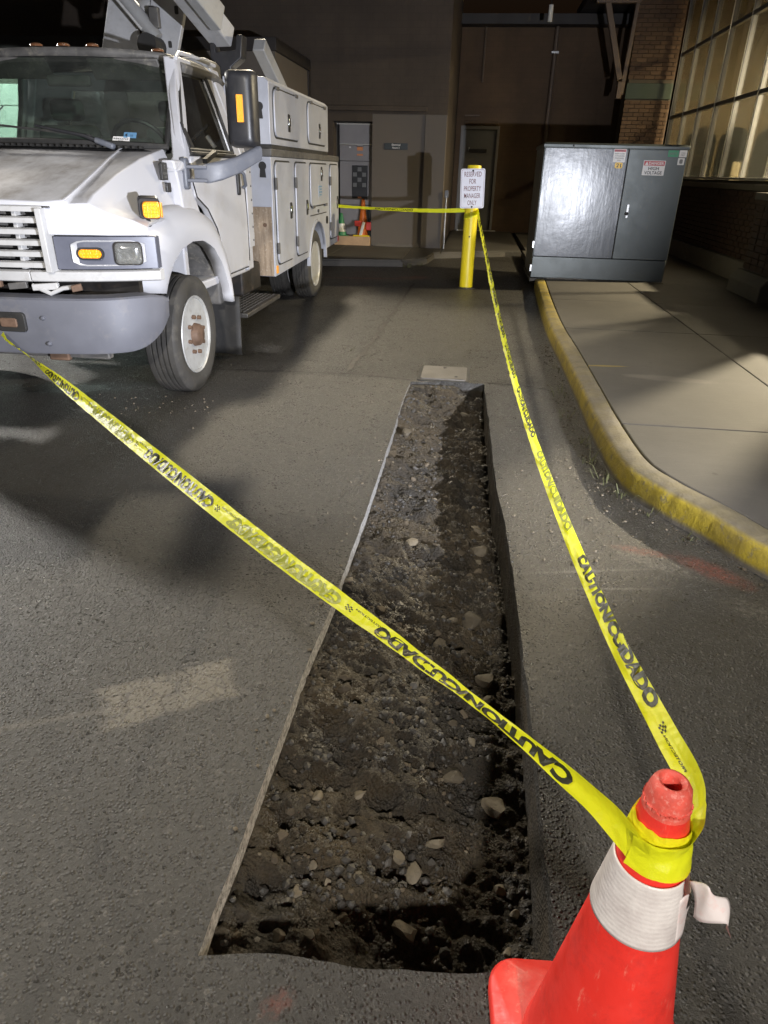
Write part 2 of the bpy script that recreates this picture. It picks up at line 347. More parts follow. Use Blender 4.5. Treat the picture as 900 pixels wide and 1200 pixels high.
MAT['door_grey'] = worn('grey_door_paint', (.11, .11, .11), .5, 0, .12, None, 3, 0, .05, 40)
MAT['frame_grey'] = worn('grey_frame_paint', (.15, .145, .14), .5, 0, .12, None, 3, 0, .05, 40)
MAT['switchgear'] = worn('taupe_switchgear_paint', (.30, .28, .275), .45, 0, .12, None, 3, 0, .05, 40)
MAT['brick'] = None
k = N('red_brown_brick'); oi = k.n('ObjectInfo'); pos = k.coord(True)
col = k.mix(oi.outputs['Random'], (.055, .033, .021), (.105, .067, .042)); col = k.mix(k.rng(k.noise(20, 7, .7, co=pos), .45, .7, 0, .6), col, (.10, .055, .035))
k.set(col=col, rough=.85, nor=k.bump(k.noise(80, 5, co=pos), .5, .006)); MAT['brick'] = k.m
MAT['brick_dark'] = worn('dark_brick', (.075, .042, .030), .8, 0, .45, (.05, .03, .022), 9, .7, .4, 70)
MAT['mortar'] = worn('mortar', (.08, .068, .053), .9, 0, .2, None, 6, 0, .3, 90)
MAT['stone_trim'] = worn('cast_stone', (.13, .115, .095), .7, 0, .2, (.07, .06, .05), 4, .5, .3, 60)
MAT['green_band'] = worn('dull_green_paint', (.022, .043, .031), .6, 0, .25, None, 3, 0, .1, 40)
MAT['aluminium'] = worn('pale_aluminium', (.55, .53, .49), .35, .4, .1, None, 3, 0, .03, 40)
MAT['cream'] = worn('cream_room_wall', (.22, .18, .107), .8, 0, .12, None, .8, 0, .03, 30)
MAT['niche'] = worn('dark_green_niche', (.010, .013, .008), .7, 0, .3, None, 2, 0, .05, 30)
MAT['lit_doorway'] = worn('lit_room_doorway', (.80, .70, .45), .5, 0, .05, None, 2, 0, .0, 30)  # lit openings in the niches, their light put in as pale colour
MAT['roof_metal'] = worn('dark_roof_metal', (.035, .03, .028), .6, .2, .3, None, 2, 0, .1, 30)
MAT['wood'] = worn('tan_board', (.48, .32, .19), .7, 0, .2, (.25, .17, .1), 6, .5, .2, 60)
k = N('weathered_brown_panel'); pos = k.coord(True)
gr = k.noise(26, 7, .7, co=pos, stretch=(1, 1, .12)); col = k.mix(k.rng(gr, .35, .65), (.17, .12, .075), (.34, .265, .19))
col = k.mix(k.rng(k.noise(40, 7, .75, co=pos), .55, .7, 0, .7), col, (.50, .45, .38)); k.set(col=col, rough=.75, nor=k.bump(gr, .4, .004)); MAT['brown_panel'] = k.m
MAT['cone_orange'] = worn('orange_cone', (.85, .19, .02), .5, 0, .12, (.5, .12, .03), 12, .4, .1, 60)
MAT['cone_white'] = worn('white_cone', (.70, .70, .66), .5, 0, .1, None, 12, 0, .1, 60)
MAT['cone_green'] = worn('green_cone_base', (.03, .20, .08), .5, 0, .2, None, 12, 0, .1, 60)
MAT['red_plastic'] = worn('red_plastic', (.60, .05, .04), .45, 0, .2, None, 10, 0, .1, 60)
MAT['iron'] = worn('galvanised_lid', (.17, .16, .15), .5, .5, .2, (.10, .085, .07), 9, .6, .3, 120)
MAT['weed'] = worn('dry_weed', (.085, .09, .035), .7, 0, .4, (.13, .11, .05), 20, .6, .0, 90)
MAT['leaf_litter'] = worn('leaf_litter', (.06, .045, .028), .8, 0, .5, (.14, .10, .06), 40, .6, .2, 90)
MAT['boom_grey'] = worn('chalky_grey_paint', (.33, .33, .33), .45, .1, .15, (.20, .19, .17), 4, .5, .1, 50)
MAT['boom_white'] = worn('chalky_white_paint', (.42, .42, .43), .45, .05, .15, (.24, .23, .2), 4, .5, .1, 50)
MAT['dark_blue_sign'] = worn('dark_sign_plate', (.02, .027, .03), .4, 0, .1, None, 4, 0, .0, 40)
MAT['galv'] = worn('galvanised_tube', (.45, .45, .45), .35, .7, .1, None, 4, 0, .05, 40)
MAT['brown_steel'] = worn('brown_steel', (.13, .095, .07), .6, .2, .2, None, 4, 0, .1, 40)

# ------------------------------------------------------------------ mesh helpers
class MB:
    def __init__(s): s.v = []; s.f = []
    def add(s, vs, fs):
        o = len(s.v); s.v += [tuple(v) for v in vs]; s.f += [tuple(i + o for i in f) for f in fs]; return s
    def bx(s, x0, x1, y0, y1, z0, z1):
        vs = [(x, y, z) for z in (z0, z1) for y in (y0, y1) for x in (x0, x1)]
        return s.add(vs, [(0, 2, 3, 1), (4, 5, 7, 6), (0, 1, 5, 4), (2, 6, 7, 3), (0, 4, 6, 2), (1, 3, 7, 5)])
    def box(s, c, size, rot=None):
        h = Vector(size) / 2; vs = []
        for z in (-1, 1):
            for y in (-1, 1):
                for x in (-1, 1):
                    p = Vector((x * h.x, y * h.y, z * h.z))
                    if rot is not None: p = rot @ p
                    vs.append(p + Vector(c))
        return s.add(vs, [(0, 2, 3, 1), (4, 5, 7, 6), (0, 1, 5, 4), (2, 6, 7, 3), (0, 4, 6, 2), (1, 3, 7, 5)])
    def prism(s, poly, axis, a, b):
        def P(u, v, w): return {'x': (w, u, v), 'y': (u, w, v), 'z': (u, v, w)}[axis]
        n = len(poly); vs = [P(u, v, a) for u, v in poly] + [P(u, v, b) for u, v in poly]
        fs = [tuple(range(n)), tuple(range(2 * n - 1, n - 1, -1))] + [(i, (i + 1) % n, n + (i + 1) % n, n + i) for i in range(n)]
        return s.add(vs, fs)
    def loft(s, rings, closed=True, cap=True):
        n = len(rings[0]); vs = [p for r in rings for p in r]; fs = []
        for i in range(len(rings) - 1):
            for j in range(n if closed else n - 1):
                k = (j + 1) % n; fs.append((i * n + j, i * n + k, (i + 1) * n + k, (i + 1) * n + j))
        if cap and closed:
            fs.append(tuple(range(n - 1, -1, -1))); fs.append(tuple((len(rings) - 1) * n + j for j in range(n)))
        return s.add(vs, fs)
    def lathe(s, prof, c=(0, 0, 0), axis='z', n=32, close=False):
        rings = []
        for r, h in prof:
            ring = []
            for i in range(n):
                a = 2 * math.pi * i / n; u, v = r * math.cos(a), r * math.sin(a)
                p = {'z': (u, v, h), 'x': (h, u, v), 'y': (u, h, v)}[axis]; ring.append((p[0] + c[0], p[1] + c[1], p[2] + c[2]))
            rings.append(ring)
        if close: rings.append(rings[0])
        return s.loft(rings, True, not close)
    def tube(s, pts, r, n=10):
        pts = [Vector(p) for p in pts]; rings = []
        for i, p in enumerate(pts):
            d = (pts[min(i + 1, len(pts) - 1)] - pts[max(i - 1, 0)]).normalized()
            a = d.orthogonal().normalized() if i == 0 else (a - d * a.dot(d)).normalized()
            b = d.cross(a); rr = r[i] if isinstance(r, (list, tuple)) else r
            rings.append([p + a * math.cos(t) * rr + b * math.sin(t) * rr for t in [2 * math.pi * j / n for j in range(n)]])
        return s.loft(rings)
    def beam(s, a, b, w, h, upv=(0, 0, 1)):
        a, b = Vector(a), Vector(b); d = (b - a).normalized(); x = d.cross(Vector(upv)).normalized(); z = x.cross(d)
        q = [(-1, -1), (1, -1), (1, 1), (-1, 1)]
        return s.loft([[p + x * i * w / 2 + z * j * h / 2 for i, j in q] for p in (a, b)])
    def rrect(s, axis, c, w, h, r, a, b, seg=4):
        return s.prism(rrect_pts(c, w, h, r, seg), axis, a, b)
    def grid(s, fn, nu, nv, flip=False):
        vs = [fn(i / nu, j / nv) for j in range(nv + 1) for i in range(nu + 1)]
        fs = [(j * (nu + 1) + i, j * (nu + 1) + i + 1, (j + 1) * (nu + 1) + i + 1, (j + 1) * (nu + 1) + i) for j in range(nv) for i in range(nu)]
        return s.add(vs, fs)
def rrect_pts(c, w, h, r, seg=4):
    pts = []
    for sx, sy, a0 in ((1, 1, 0), (-1, 1, 90), (-1, -1, 180), (1, -1, 270)):
        for i in range(seg + 1):
            a = math.radians(a0 + 90 * i / seg)
            pts.append((c[0] + sx * (w / 2 - r) + r * math.cos(a), c[1] + sy * (h / 2 - r) + r * math.sin(a)))
    return pts

ORG = {}       # world position of every object made here
def finish(name, me, mat, parent=None, loc=None):
    o = bpy.data.objects.new(name, me); COL.objects.link(o)
    if mat: me.materials.append(mat)
    base = ORG.get(parent.name, Vector((0, 0, 0))) if parent else Vector((0, 0, 0))
    o.parent = parent; o.location = Vector(loc) - base; ORG[o.name] = Vector(loc)
    return o
def build(mb, name, mat, parent=None, bevel=0., seg=2, smooth=38, recalc=True, subsurf=0, tris=False, origin=None):
    v = np.array([tuple(p) for p in mb.v], float)
    c = Vector(((v[:, 0].min() + v[:, 0].max()) / 2, (v[:, 1].min() + v[:, 1].max()) / 2, v[:, 2].min() if parent is None else (v[:, 2].min() + v[:, 2].max()) / 2))
    if origin is not None: c = Vector(origin)
    me = bpy.data.meshes.new(name); me.from_pydata([tuple(p) for p in (v - np.array(c))], [], mb.f)
    if recalc:
        bm = bmesh.new(); bm.from_mesh(me); bmesh.ops.recalc_face_normals(bm, faces=bm.faces); bm.to_mesh(me); bm.free()
    if smooth:
        me.shade_smooth(); me.set_sharp_from_angle(angle=math.radians(smooth))
    o = finish(name, me, mat if not isinstance(mat, str) else MAT[mat], parent, c)
    if bevel:
        m = o.modifiers.new('bevel', 'BEVEL'); m.width = bevel; m.segments = seg; m.limit_method = 'ANGLE'; m.angle_limit = math.radians(38)
        m.use_clamp_overlap = True
    if subsurf:
        m = o.modifiers.new('subsurf', 'SUBSURF'); m.levels = m.render_levels = subsurf
    return o
def tag(o, label=None, cat=None, group=None, kind=None):
    for a, v in (('label', label), ('category', cat), ('group', group), ('kind', kind)):
        if v: o[a] = v
    return o
def thing(name, label, cat, loc=(0, 0, 0), group=None):
    o = bpy.data.objects.new(name, None); COL.objects.link(o); o.location = loc; o.empty_display_size = .2
    ORG[o.name] = Vector(loc); return tag(o, label, cat, group)
_fonts = {}
def text_mesh(txt, bold=.0, space=1.0, spc=1.0):
    """returns (verts Nx2, faces, width) of a line of lettering one unit high"""
    key = (txt, bold, spc)
    if key in _fonts: return _fonts[key]
    cu = bpy.data.curves.new('lettering', 'FONT'); cu.body = txt; cu.size = 1.0; cu.offset = bold; cu.resolution_u = 3; cu.space_character = spc
    ob = bpy.data.objects.new('lettering', cu); COL.objects.link(ob)
    dg = bpy.context.evaluated_depsgraph_get(); me = ob.evaluated_get(dg).to_mesh()
    v = np.array([x.co[:2] for x in me.vertices]); f = [tuple(p.vertices) for p in me.polygons]
    ob.evaluated_get(dg).to_mesh_clear(); bpy.data.objects.remove(ob); bpy.data.curves.remove(cu)
    v[:, 0] -= v[:, 0].min(); v[:, 1] -= v[:, 1].min(); h = .73
    v = v / h; w = v[:, 0].max(); _fonts[key] = (v, f, w); return _fonts[key]
def letters(mb, txt, o, ux, uy, height, width=None, bold=.012, center=True, spc=1.0):
    """flat lettering: o = origin (bottom centre), ux/uy = unit vectors along the text and upwards"""
    v, f, w = text_mesh(txt, bold, spc=spc); sx = height if width is None else width / w
    off = -w * sx / 2 if center else 0
    o, ux, uy = Vector(o), Vector(ux), Vector(uy)
    mb.add([o + ux * (p[0] * sx + off) + uy * (p[1] * height) for p in v], f)

# value noise on a lattice, vectorised
_lat = rng.random((256, 256))
def vnoise(x, y):
    xi = np.floor(x).astype(int); yi = np.floor(y).astype(int); fx = x - xi; fy_ = y - yi
    fx = fx * fx * (3 - 2 * fx); fy_ = fy_ * fy_ * (3 - 2 * fy_)
    a = _lat[xi & 255, yi & 255]; b = _lat[(xi + 1) & 255, yi & 255]; c = _lat[xi & 255, (yi + 1) & 255]; d = _lat[(xi + 1) & 255, (yi + 1) & 255]
    return (a * (1 - fx) + b * fx) * (1 - fy_) + (c * (1 - fx) + d * fx) * fy_
def fbm(x, y, sc, oct=5, gain=.55):
    t = 0; amp = 1; tot = 0
    for i in range(oct):
        t = t + amp * (vnoise(x * sc + 17.3 * i, y * sc + 9.1 * i) - .5); tot += amp; amp *= gain; sc *= 2.03
    return t / tot
# ================================================================== GROUND, TRENCH
def dens(pts, step, wob=0., closed=False):
    out = []
    n = len(pts)
    for i in range(n if closed else n - 1):
        a, b = np.array(pts[i], float), np.array(pts[(i + 1) % n], float); L = np.linalg.norm(b - a); m = max(1, int(L / step))
        for j in range(m): out.append(a + (b - a) * j / m)
    if not closed: out.append(np.array(pts[-1], float))
    return [p + wob * np.array([fbm(np.array(p[0]), np.array(p[1]), 9, 3), fbm(np.array(p[0] + 5), np.array(p[1] + 3), 9, 3)]) for p in out]
LEFT = [(-.44, .775), (-.432, 1.14), (-.43, 1.6), (-.41, 2.02), (-.402, 2.8), (-.40, 3.7), (-.405, 4.6), (-.395, 5.0)]
FAR = [(-.395, 5.0), (-.2, 5.045), (.0, 5.055), (.152, 5.06)]
RIGHT = [(.152, 5.06), (.178, 4.2), (.20, 3.29), (.245, 2.57), (.262, 1.87), (.27, 1.42), (.272, 1.08), (.268, .85)]
NEAR = [(.268, .85), (.1, .815), (-.1, .80), (-.3, .795), (-.44, .775)]
HOLE = [tuple(p) for p in dens(LEFT, .03, .007)[:-1] + dens(FAR, .04, .03)[:-1] + dens(RIGHT, .03, .016)[:-1] + dens(NEAR, .03, .018)[:-1]]
bm = bmesh.new()
outer = [bm.verts.new((x, y, 0)) for x, y in ((-300, -300), (300, -300), (300, 300), (-300, 300))]
inner = [bm.verts.new((x, y, 0)) for x, y in HOLE]
es = [bm.edges.new((l[i], l[(i + 1) % len(l)])) for l in (outer, inner) for i in range(len(l))]
bmesh.ops.triangle_fill(bm, use_beauty=True, use_dissolve=False, edges=es)
bmesh.ops.recalc_face_normals(bm, faces=bm.faces)
if sum(f.normal.z for f in bm.faces) < 0: bmesh.ops.reverse_faces(bm, faces=bm.faces)
me = bpy.data.meshes.new('asphalt_ground'); bm.to_mesh(me); bm.free()
ground = tag(finish('asphalt_ground', me, MAT['asphalt'], None, (0, 0, 0)), kind='structure')
# cut faces of the paving around the trench: left band painted pale as if lit, the rest dark, then soil
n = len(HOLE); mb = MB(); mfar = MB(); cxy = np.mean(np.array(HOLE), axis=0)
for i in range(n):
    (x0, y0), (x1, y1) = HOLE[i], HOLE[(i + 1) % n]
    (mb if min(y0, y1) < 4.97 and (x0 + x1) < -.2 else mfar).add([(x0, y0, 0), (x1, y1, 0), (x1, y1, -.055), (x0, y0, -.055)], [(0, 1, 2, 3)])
tag(build(mb, 'paving_edge', 'lit_cut_face', recalc=False, origin=(0, 0, 0)), kind='structure')
tag(build(mfar, 'broken_shaded_edge', 'cut_asphalt', recalc=False, origin=(0, 0, 0)), kind='structure')  # crumbly far end; on the right edge the dark colour stands for shade
mb = MB()
for i in range(n):
    (x0, y0), (x1, y1) = HOLE[i], HOLE[(i + 1) % n]
    q = lambda x, y: (x - (cxy[0] - x) * .02, y, 0)
    a, b = q(x0, y0), q(x1, y1)
    mb.add([(a[0], a[1], -.055), (b[0], b[1], -.055), (b[0], b[1], -.5), (a[0], a[1], -.5)], [(0, 1, 2, 3)])
tag(build(mb, 'trench_wall', 'soil', recalc=False, origin=(0, 0, 0)), kind='structure')
ly = np.array([p[1] for p in LEFT]); lx = np.array([p[0] for p in LEFT]); ry = np.array([p[1] for p in RIGHT][::-1]); rx = np.array([p[0] for p in RIGHT][::-1])
def soil_z(x, y):
    x = np.asarray(x, float); y = np.asarray(y, float)
    xl = np.interp(y, ly, lx); xr_ = np.interp(y, ry, rx); u = np.clip((x - xl) / (xr_ - xl), -.05, 1.05)
    far = np.clip((y - 3.6) / 1.4, 0, 1)
    base = -.070 - .165 * np.clip(u * 1.25, 0, 1) ** .9 - .05 * np.clip((u - .72) / .28, 0, 1)
    base = base * (1 - .40 * far); base = base + .05 * np.clip((y - 4.75) / .25, 0, 1)
    base = base - .01 * np.exp(-((y - .92) / .10) ** 2) * np.clip(u + .35, 0, 1)
    base = base - .02 * np.exp(-((x - .10) / .16) ** 2 - ((y - 1.15) / .3) ** 2)
    rid = np.clip((y - 2.2) / 1.0, 0, 1) * .035 * (np.abs(fbm(x * .35, y * 1.9, 6, 4, .6)) * 4 - .5)
    z = base + .10 * fbm(x, y, 3.1, 3) + .115 * fbm(x + 3, y * 1.5, 8, 5, .62) - rid + .024 * fbm(x, y * 1.4, 34, 4, .6)
    cl = vnoise(x * 26 + 3, y * 30); z = z + .014 * np.clip(cl - .62, 0, 1) / .38
    return np.minimum(z, -.02)
NU, NV = 120, 620
yy = np.linspace(.74, 5.10, NV + 1); Ug, Yg = np.meshgrid(np.linspace(-.03, 1.03, NU + 1), yy)
Xg = np.interp(Yg, ly, lx) * (1 - Ug) + np.interp(Yg, ry, rx) * Ug
Zg = soil_z(Xg, Yg)
vs = np.stack([Xg, Yg, Zg], -1).reshape(-1, 3)
idx = np.arange((NU + 1) * (NV + 1)).reshape(NV + 1, NU + 1)
fs = np.stack([idx[:-1, :-1], idx[:-1, 1:], idx[1:, 1:], idx[1:, :-1]], -1).reshape(-1, 4)
me = bpy.data.meshes.new('trench_soil'); me.from_pydata(vs.tolist(), [], fs.tolist()); me.shade_smooth()
soil = tag(finish('trench_soil', me, MAT['soil'], None, (0, 0, 0)), kind='structure')

def rock_mesh(name, seed, sub, mat, flat=.6):
    bm = bmesh.new(); bmesh.ops.create_icosphere(bm, subdivisions=sub, radius=1)
    r = random.Random(seed); ax = [Vector((r.gauss(0, 1), r.gauss(0, 1), r.gauss(0, 1))).normalized() for _ in range(12)]
    cut = [r.uniform(.42, .82) for _ in ax]
    for v in bm.verts:
        p = v.co.copy()
        for a, c in zip(ax, cut):
            d = p.dot(a)
            if d > c: p -= a * (d - c) * .96
        p *= 1 + .12 * mnoise.noise(p * 2.3 + Vector((seed, 0, 0)))
        v.co = Vector((p.x, p.y * r.uniform(.97, 1.03), p.z * flat))
    me = bpy.data.meshes.new(name); bm.to_mesh(me); bm.free(); me.materials.append(MAT[mat])
    me.shade_smooth(); me.set_sharp_from_angle(angle=math.radians(16)); return me
RA = [rock_mesh('stone', i, 2, 'stone_a') for i in range(6)]; RB = [rock_mesh('stone', 20 + i, 1, 'stone_b') for i in range(4)]
RC = [rock_mesh('stone', 40 + i, 2, 'clod', .75) for i in range(5)]
def put_stone(x, y, s, me, parent, sink=.35, rot=None, zf=None):
    o = bpy.data.objects.new('stone', me); COL.objects.link(o)
    z = float(soil_z(x, y)) if zf is None else zf
    o.parent = parent; o.location = (x, y, z + s * (.6 - sink)); o.scale = (s, s * random.uniform(.65, 1), s * random.uniform(.7, 1.1))
    o.rotation_euler = rot or (random.uniform(-.4, .4), random.uniform(-.4, .4), random.uniform(0, 6.28)); return o
for x, y, s in ((.05, 1.50, .045), (.02, 1.26, .032), (-.03, 1.17, .040), (-.04, 1.01, .036), (-.30, 1.02, .022), (.21, 1.03, .018),
                (-.33, 4.05, .060), (.03, 4.75, .05), (.12, 3.18, .045), (-.02, 3.02, .030), (-.36, 2.10, .022), (.13, 2.88, .05), (-.01, 2.12, .035),
                (.18, 1.44, .05), (-.28, 1.10, .018), (.12, 3.42, .04), (-.18, 2.75, .04), (.10, 2.35, .055), (.16, 2.0, .05), (-.05, 1.75, .026)):
    put_stone(x, y, s, random.choice(RA), soil, .30)
for i in range(278):
    v = random.random() ** 1.5; y = .85 + 4.1 * v; u = random.random() ** .9
    x = float(np.interp(y, ly, lx)) * (1 - u) + float(np.interp(y, ry, rx)) * u
    put_stone(x, y, random.choice((.006, .007, .009, .011, .013, .016, .020, .026)), random.choice(RA + RB + RB + RC + RC + RC), soil, random.uniform(.25, .5))
def scatter(name, parent, n, fn, smin, smax, mat, sub=1):
    """joined crumbs: real little stones in one mesh"""
    bm = bmesh.new(); bmesh.ops.create_icosphere(bm, subdivisions=sub, radius=1); base = np.array([v.co[:] for v in bm.verts]); tri = [tuple(v.index for v in f.verts) for f in bm.faces]; bm.free()
    V = []; F = []
    for i in range(n):
        x, y, z = fn(); s = smin + (smax - smin) * random.random() ** 3
        q = base * (np.array([1, .8, .65]) * s) * (1 + .35 * (rng.random((len(base), 1)) - .5))
        a = random.uniform(0, 6.28); c, sn = math.cos(a), math.sin(a); q = np.stack([q[:, 0] * c - q[:, 1] * sn, q[:, 0] * sn + q[:, 1] * c, q[:, 2]], 1)
        o = len(V) * len(base); V.append(q + (x, y, z + s * .25)); F += [(t[0] + o, t[1] + o, t[2] + o) for t in tri]
    me = bpy.data.meshes.new(name); me.from_pydata(np.concatenate(V).tolist(), [], F)
    return tag(finish(name, me, MAT[mat], parent, (0, 0, 0)), kind='stuff')
def intr():
    y = .84 + 4.15 * random.random() ** 1.25; u = random.random()
    x = float(np.interp(y, ly, lx)) * (1 - u) + float(np.interp(y, ry, rx)) * u
    if vnoise(np.array(x * 7 + 40), np.array(y * 4.5)) + .35 * random.random() < .60: return intr()
    return x, y, float(soil_z(x, y))
scatter('gravel', soil, 3600, intr, .0025, .016, 'stone_b'); scatter('grit', soil, 1200, intr, .002, .010, 'clod')

# ------------------------------------------------------------------ kerb and walk
KP = [(.86, 10.0), (.80, 8.4), (.765, 6.85), (.78, 5.7), (.785, 4.6), (.785, 4.05), (.815, 3.35), (.92, 3.04), (1.08, 2.77), (1.25, 2.46), (1.62, 2.13), (2.2, 1.85), (3.2, 1.65), (4.6, 1.55)]
def smooth_path(P, m=8):
    P = [Vector((*p, 0)) for p in P]; out = []
    for i in range(len(P) - 1):
        p0, p1, p2, p3 = P[max(i - 1, 0)], P[i], P[i + 1], P[min(i + 2, len(P) - 1)]
        for j in range(m):
            t = j / m; out.append(.5 * ((2 * p1) + (p2 - p0) * t + (2 * p0 - 5 * p1 + 4 * p2 - p3) * t * t + (3 * p1 - p0 - 3 * p2 + p3) * t ** 3))
    out.append(P[-1]); return out
KC = smooth_path(KP, 14); mb = MB(); rings = []; KB = []
prof = [(0, -.05), (.004, .02), (.010, .10), (.020, .122), (.040, .131), (.08, .133), (.128, .132), (.135, .125), (.135, -.05)]
for i, p in enumerate(KC):
    t = (KC[min(i + 1, len(KC) - 1)] - KC[max(i - 1, 0)]).normalized(); nrm = Vector((-t.y, t.x, 0))
    ch = .010 * max(0, float(fbm(np.array(p.x * 1.), np.array(p.y * 1.), 14, 4, .7)) + .12) * 2
    rings.append([p + nrm * (d + (ch if 0.005 < d < .05 else 0) + .003 * float(fbm(np.array(p.y + d), np.array(h * 3 + p.x), 30, 2))) + Vector((0, 0, h - (ch * .7 if .005 < d < .06 and h > .05 else 0))) for d, h in prof])
    KB.append(p + nrm * .145)
mb.loft(rings, closed=False, cap=False); mb.add(rings[0], [tuple(range(len(prof)))])
kerb = tag(build(mb, 'kerb', 'kerb', smooth=50, recalc=True), kind='structure')
walk = MB(); walk.prism([(p.x, p.y) for p in KB] + [(14, 1.7), (14, 40), (.97, 40)], 'z', -.2, .095)
bed = tag(build(walk, 'sidewalk', 'walk', smooth=0, origin=(0, 0, 0)), kind='structure')
kby = np.array([p.y for p in KB])[::-1]; kbx = np.array([p.x for p in KB])[::-1]
def kx(y): return float(np.interp(y, kby, kbx))
rows = [1.62, 2.3, 3.92, 6.68, 8.35, 10.02]
xs = [None, 2.105, 3.73]
def slab(poly):
    m = MB(); m.prism(poly, 'z', .02, .130); return build(m, 'slab', 'walk', bed, bevel=.006)
g = .004
for a, b in zip(rows[:-1], rows[1:]):
    ya = np.linspace(a + g, b - g, 14); left = [(kx(y), y) for y in ya]
    l1 = [(min(x, 2.105 - g), y) for x, y in left]
    if l1[0][0] < 2.09 or l1[-1][0] < 2.09:
        poly = [q for q in l1 if q[0] < 2.1 - g]
        slab(poly + [(2.105 - g, b - g), (2.105 - g, max(a + g, poly[0][1]))])
    l2 = [(max(x, 2.105 + g), y) for x, y in left if x < 3.7]
    slab(l2 + [(3.73, b - g), (3.73, l2[0][1])])
for (x0, x1, y0, y1) in ((.90, 2.105, 10.02, 13.9), (2.105, 3.73, 10.02, 12.0), (2.105, 3.73, 12.0, 14.0), (2.105, 3.73, 14.0, 16.9)):
    slab([(x0 + g, y0 + g), (x1 - g, y0 + g), (x1 - g, y1 - g), (x0 + g, y1 - g)])
# back walk in front of the building with its own low kerb
bw = MB(); bw.prism([(-9, 11.55), (-2.45, 11.55), (-1.15, 11.85), (-.78, 12.35), (-.70, 13.2), (.6, 14.0), (.9, 14.0), (.9, 22), (-9, 22)], 'z', -.2, .08)
bws = tag(build(bw, 'building_walk', 'walk', smooth=0, origin=(0, 0, 0)), kind='structure')
for poly in ([(-9, 11.6), (-2.45, 11.6), (-2.45, 14.0), (-9, 14.0)], [(-2.44, 11.6), (-1.17, 11.88), (-1.17, 14.0), (-2.44, 14.0)], [(-1.16, 11.89), (-.80, 12.37), (-.72, 13.2), (-.6, 13.3), (-.6, 14.0), (-1.16, 14.0)], [(-.59, 13.31), (.55, 14.02), (.88, 14.02), (.88, 18.9), (-.59, 18.9)]):
    m = MB(); m.prism(poly, 'z', .0, .105); build(m, 'slab', 'walk', bws, bevel=.006)
# utility lid
t = thing('utility_lid', 'small rectangular metal cover set flush in the asphalt at the far end of the trench', 'utility cover', (-.155, 5.27, 0))
m = MB(); m.rrect('z', (-.155, 5.27), .40, .43, .03, -.02, .006); build(m, 'rim', 'black_rubber', t, .003)
m = MB(); m.rrect('z', (-.155, 5.275), .35, .38, .02, 0, .014); build(m, 'lid', 'iron', t, .004)
for bx_, by_ in ((-.06, 5.16), (-.155, 5.41)):
    m = MB(); m.lathe([(.012, .012), (.012, .018), (.0, .018)], (bx_, by_, 0), n=12); build(m, 'bolt', 'dark_metal', t)
# cracks: narrow open joints in the paving
def crack(path, w, name='crack'):
    P = dens(path, .04, .05); m = MB()
    for i in range(len(P) - 1):
        a, b = P[i], P[i + 1]; d = (b - a) / np.linalg.norm(b - a); nn = np.array([-d[1], d[0]]) * w * (0.35 + 1.1 * abs(float(fbm(np.array(a[0]), np.array(a[1]), 12, 3))) * 2)
        m.add([(*(a - nn), .003), (*(b - nn), .003), (*(b + nn), .003), (*(a + nn), .003)], [(0, 1, 2, 3)])
    return tag(build(m, name, 'dark_metal', recalc=False, smooth=0, origin=(0, 0, 0)), kind='structure')
crack([(-.80, 10.0), (-.86, 6.47), (-.90, 5.25)], .030, 'paving_crack'); crack([(-2.0, 5.02), (-1.14, 5.12), (-.90, 5.12), (-.40, 5.05)], .012, 'saw_cut')
crack([(.16, 5.09), (.45, 5.06), (.62, 5.0)], .012, 'saw_cut'); crack([(-.62, 2.72), (-.52, 2.74), (-.41, 2.75)], .0025, 'paving_crack')
crack([(-.72, 3.6), (-.55, 3.62), (-.41, 3.63)], .002, 'paving_crack'); crack([(-.6, 2.86), (-.55, 2.92), (-.52, 3.0)], .004, 'paving_crack')
# crumbs and litter
def by_kerb():
    y = random.uniform(2.4, 6.5); p = float(np.interp(y, np.array([q.y for q in KC])[::-1], np.array([q.x for q in KC])[::-1]))
    return p - abs(random.gauss(0, .07)) - .01, y, .001
scatter('gutter_litter', None, 420, by_kerb, .002, .011, 'leaf_litter')
def loose():
    if random.random() < .5: return random.gauss(.62, .14), random.gauss(3.0, .3), .001
    if random.random() < .5: return random.gauss(-1.9, .3), random.gauss(4.0, .18), .001
    return -.41 - abs(random.gauss(0, .06)), random.uniform(1, 5), .001
scatter('loose_grit', None, 420, loose, .0015, .010, 'stone_a')
def blades(name, spots):
    m = MB()
    for (x, y, n_, h, sp) in spots:
        for i in range(int(n_ * .55)):
            a = random.uniform(0, 6.28); r0 = random.random() * sp * .4; hh = h * random.uniform(.4, 1.1); lean = random.uniform(.4, 1.5) * hh
            p0 = Vector((x + math.cos(a) * r0, y + math.sin(a) * r0, 0)); d = Vector((math.cos(a), math.sin(a), 0)); s_ = Vector((-d.y, d.x, 0)) * .003
            p1 = p0 + d * lean * .4 + Vector((0, 0, hh * .7)); p2 = p0 + d * lean + Vector((0, 0, hh * random.uniform(.4, 1)))
            m.add([p0 - s_, p0 + s_, p1 + s_ * .7, p1 - s_ * .7, p2], [(0, 1, 2, 3), (3, 2, 4)])
    return tag(build(m, name, 'weed', recalc=False, smooth=0, origin=(0, 0, 0)), kind='stuff')
blades('weeds', [(.73, 3.62, 26, .07, .2), (.72, 3.9, 18, .06, .15), (.77, 3.35, 34, .08, .2), (.82, 3.18, 22, .06, .16), (.70, 4.4, 20, .06, .2), (.71, 4.9, 24, .07, .25), (.9, 2.98, 14, .05, .1), (1.02, 2.78, 10, .04, .1), (-1.05, 11.78, 40, .10, .25), (-.86, 12.1, 30, .09, .2), (-1.0, 5.9, 14, .04, .15), (-1.5, 13.9, 30, .06, .5), (.74, 5.6, 14, .05, .2)])
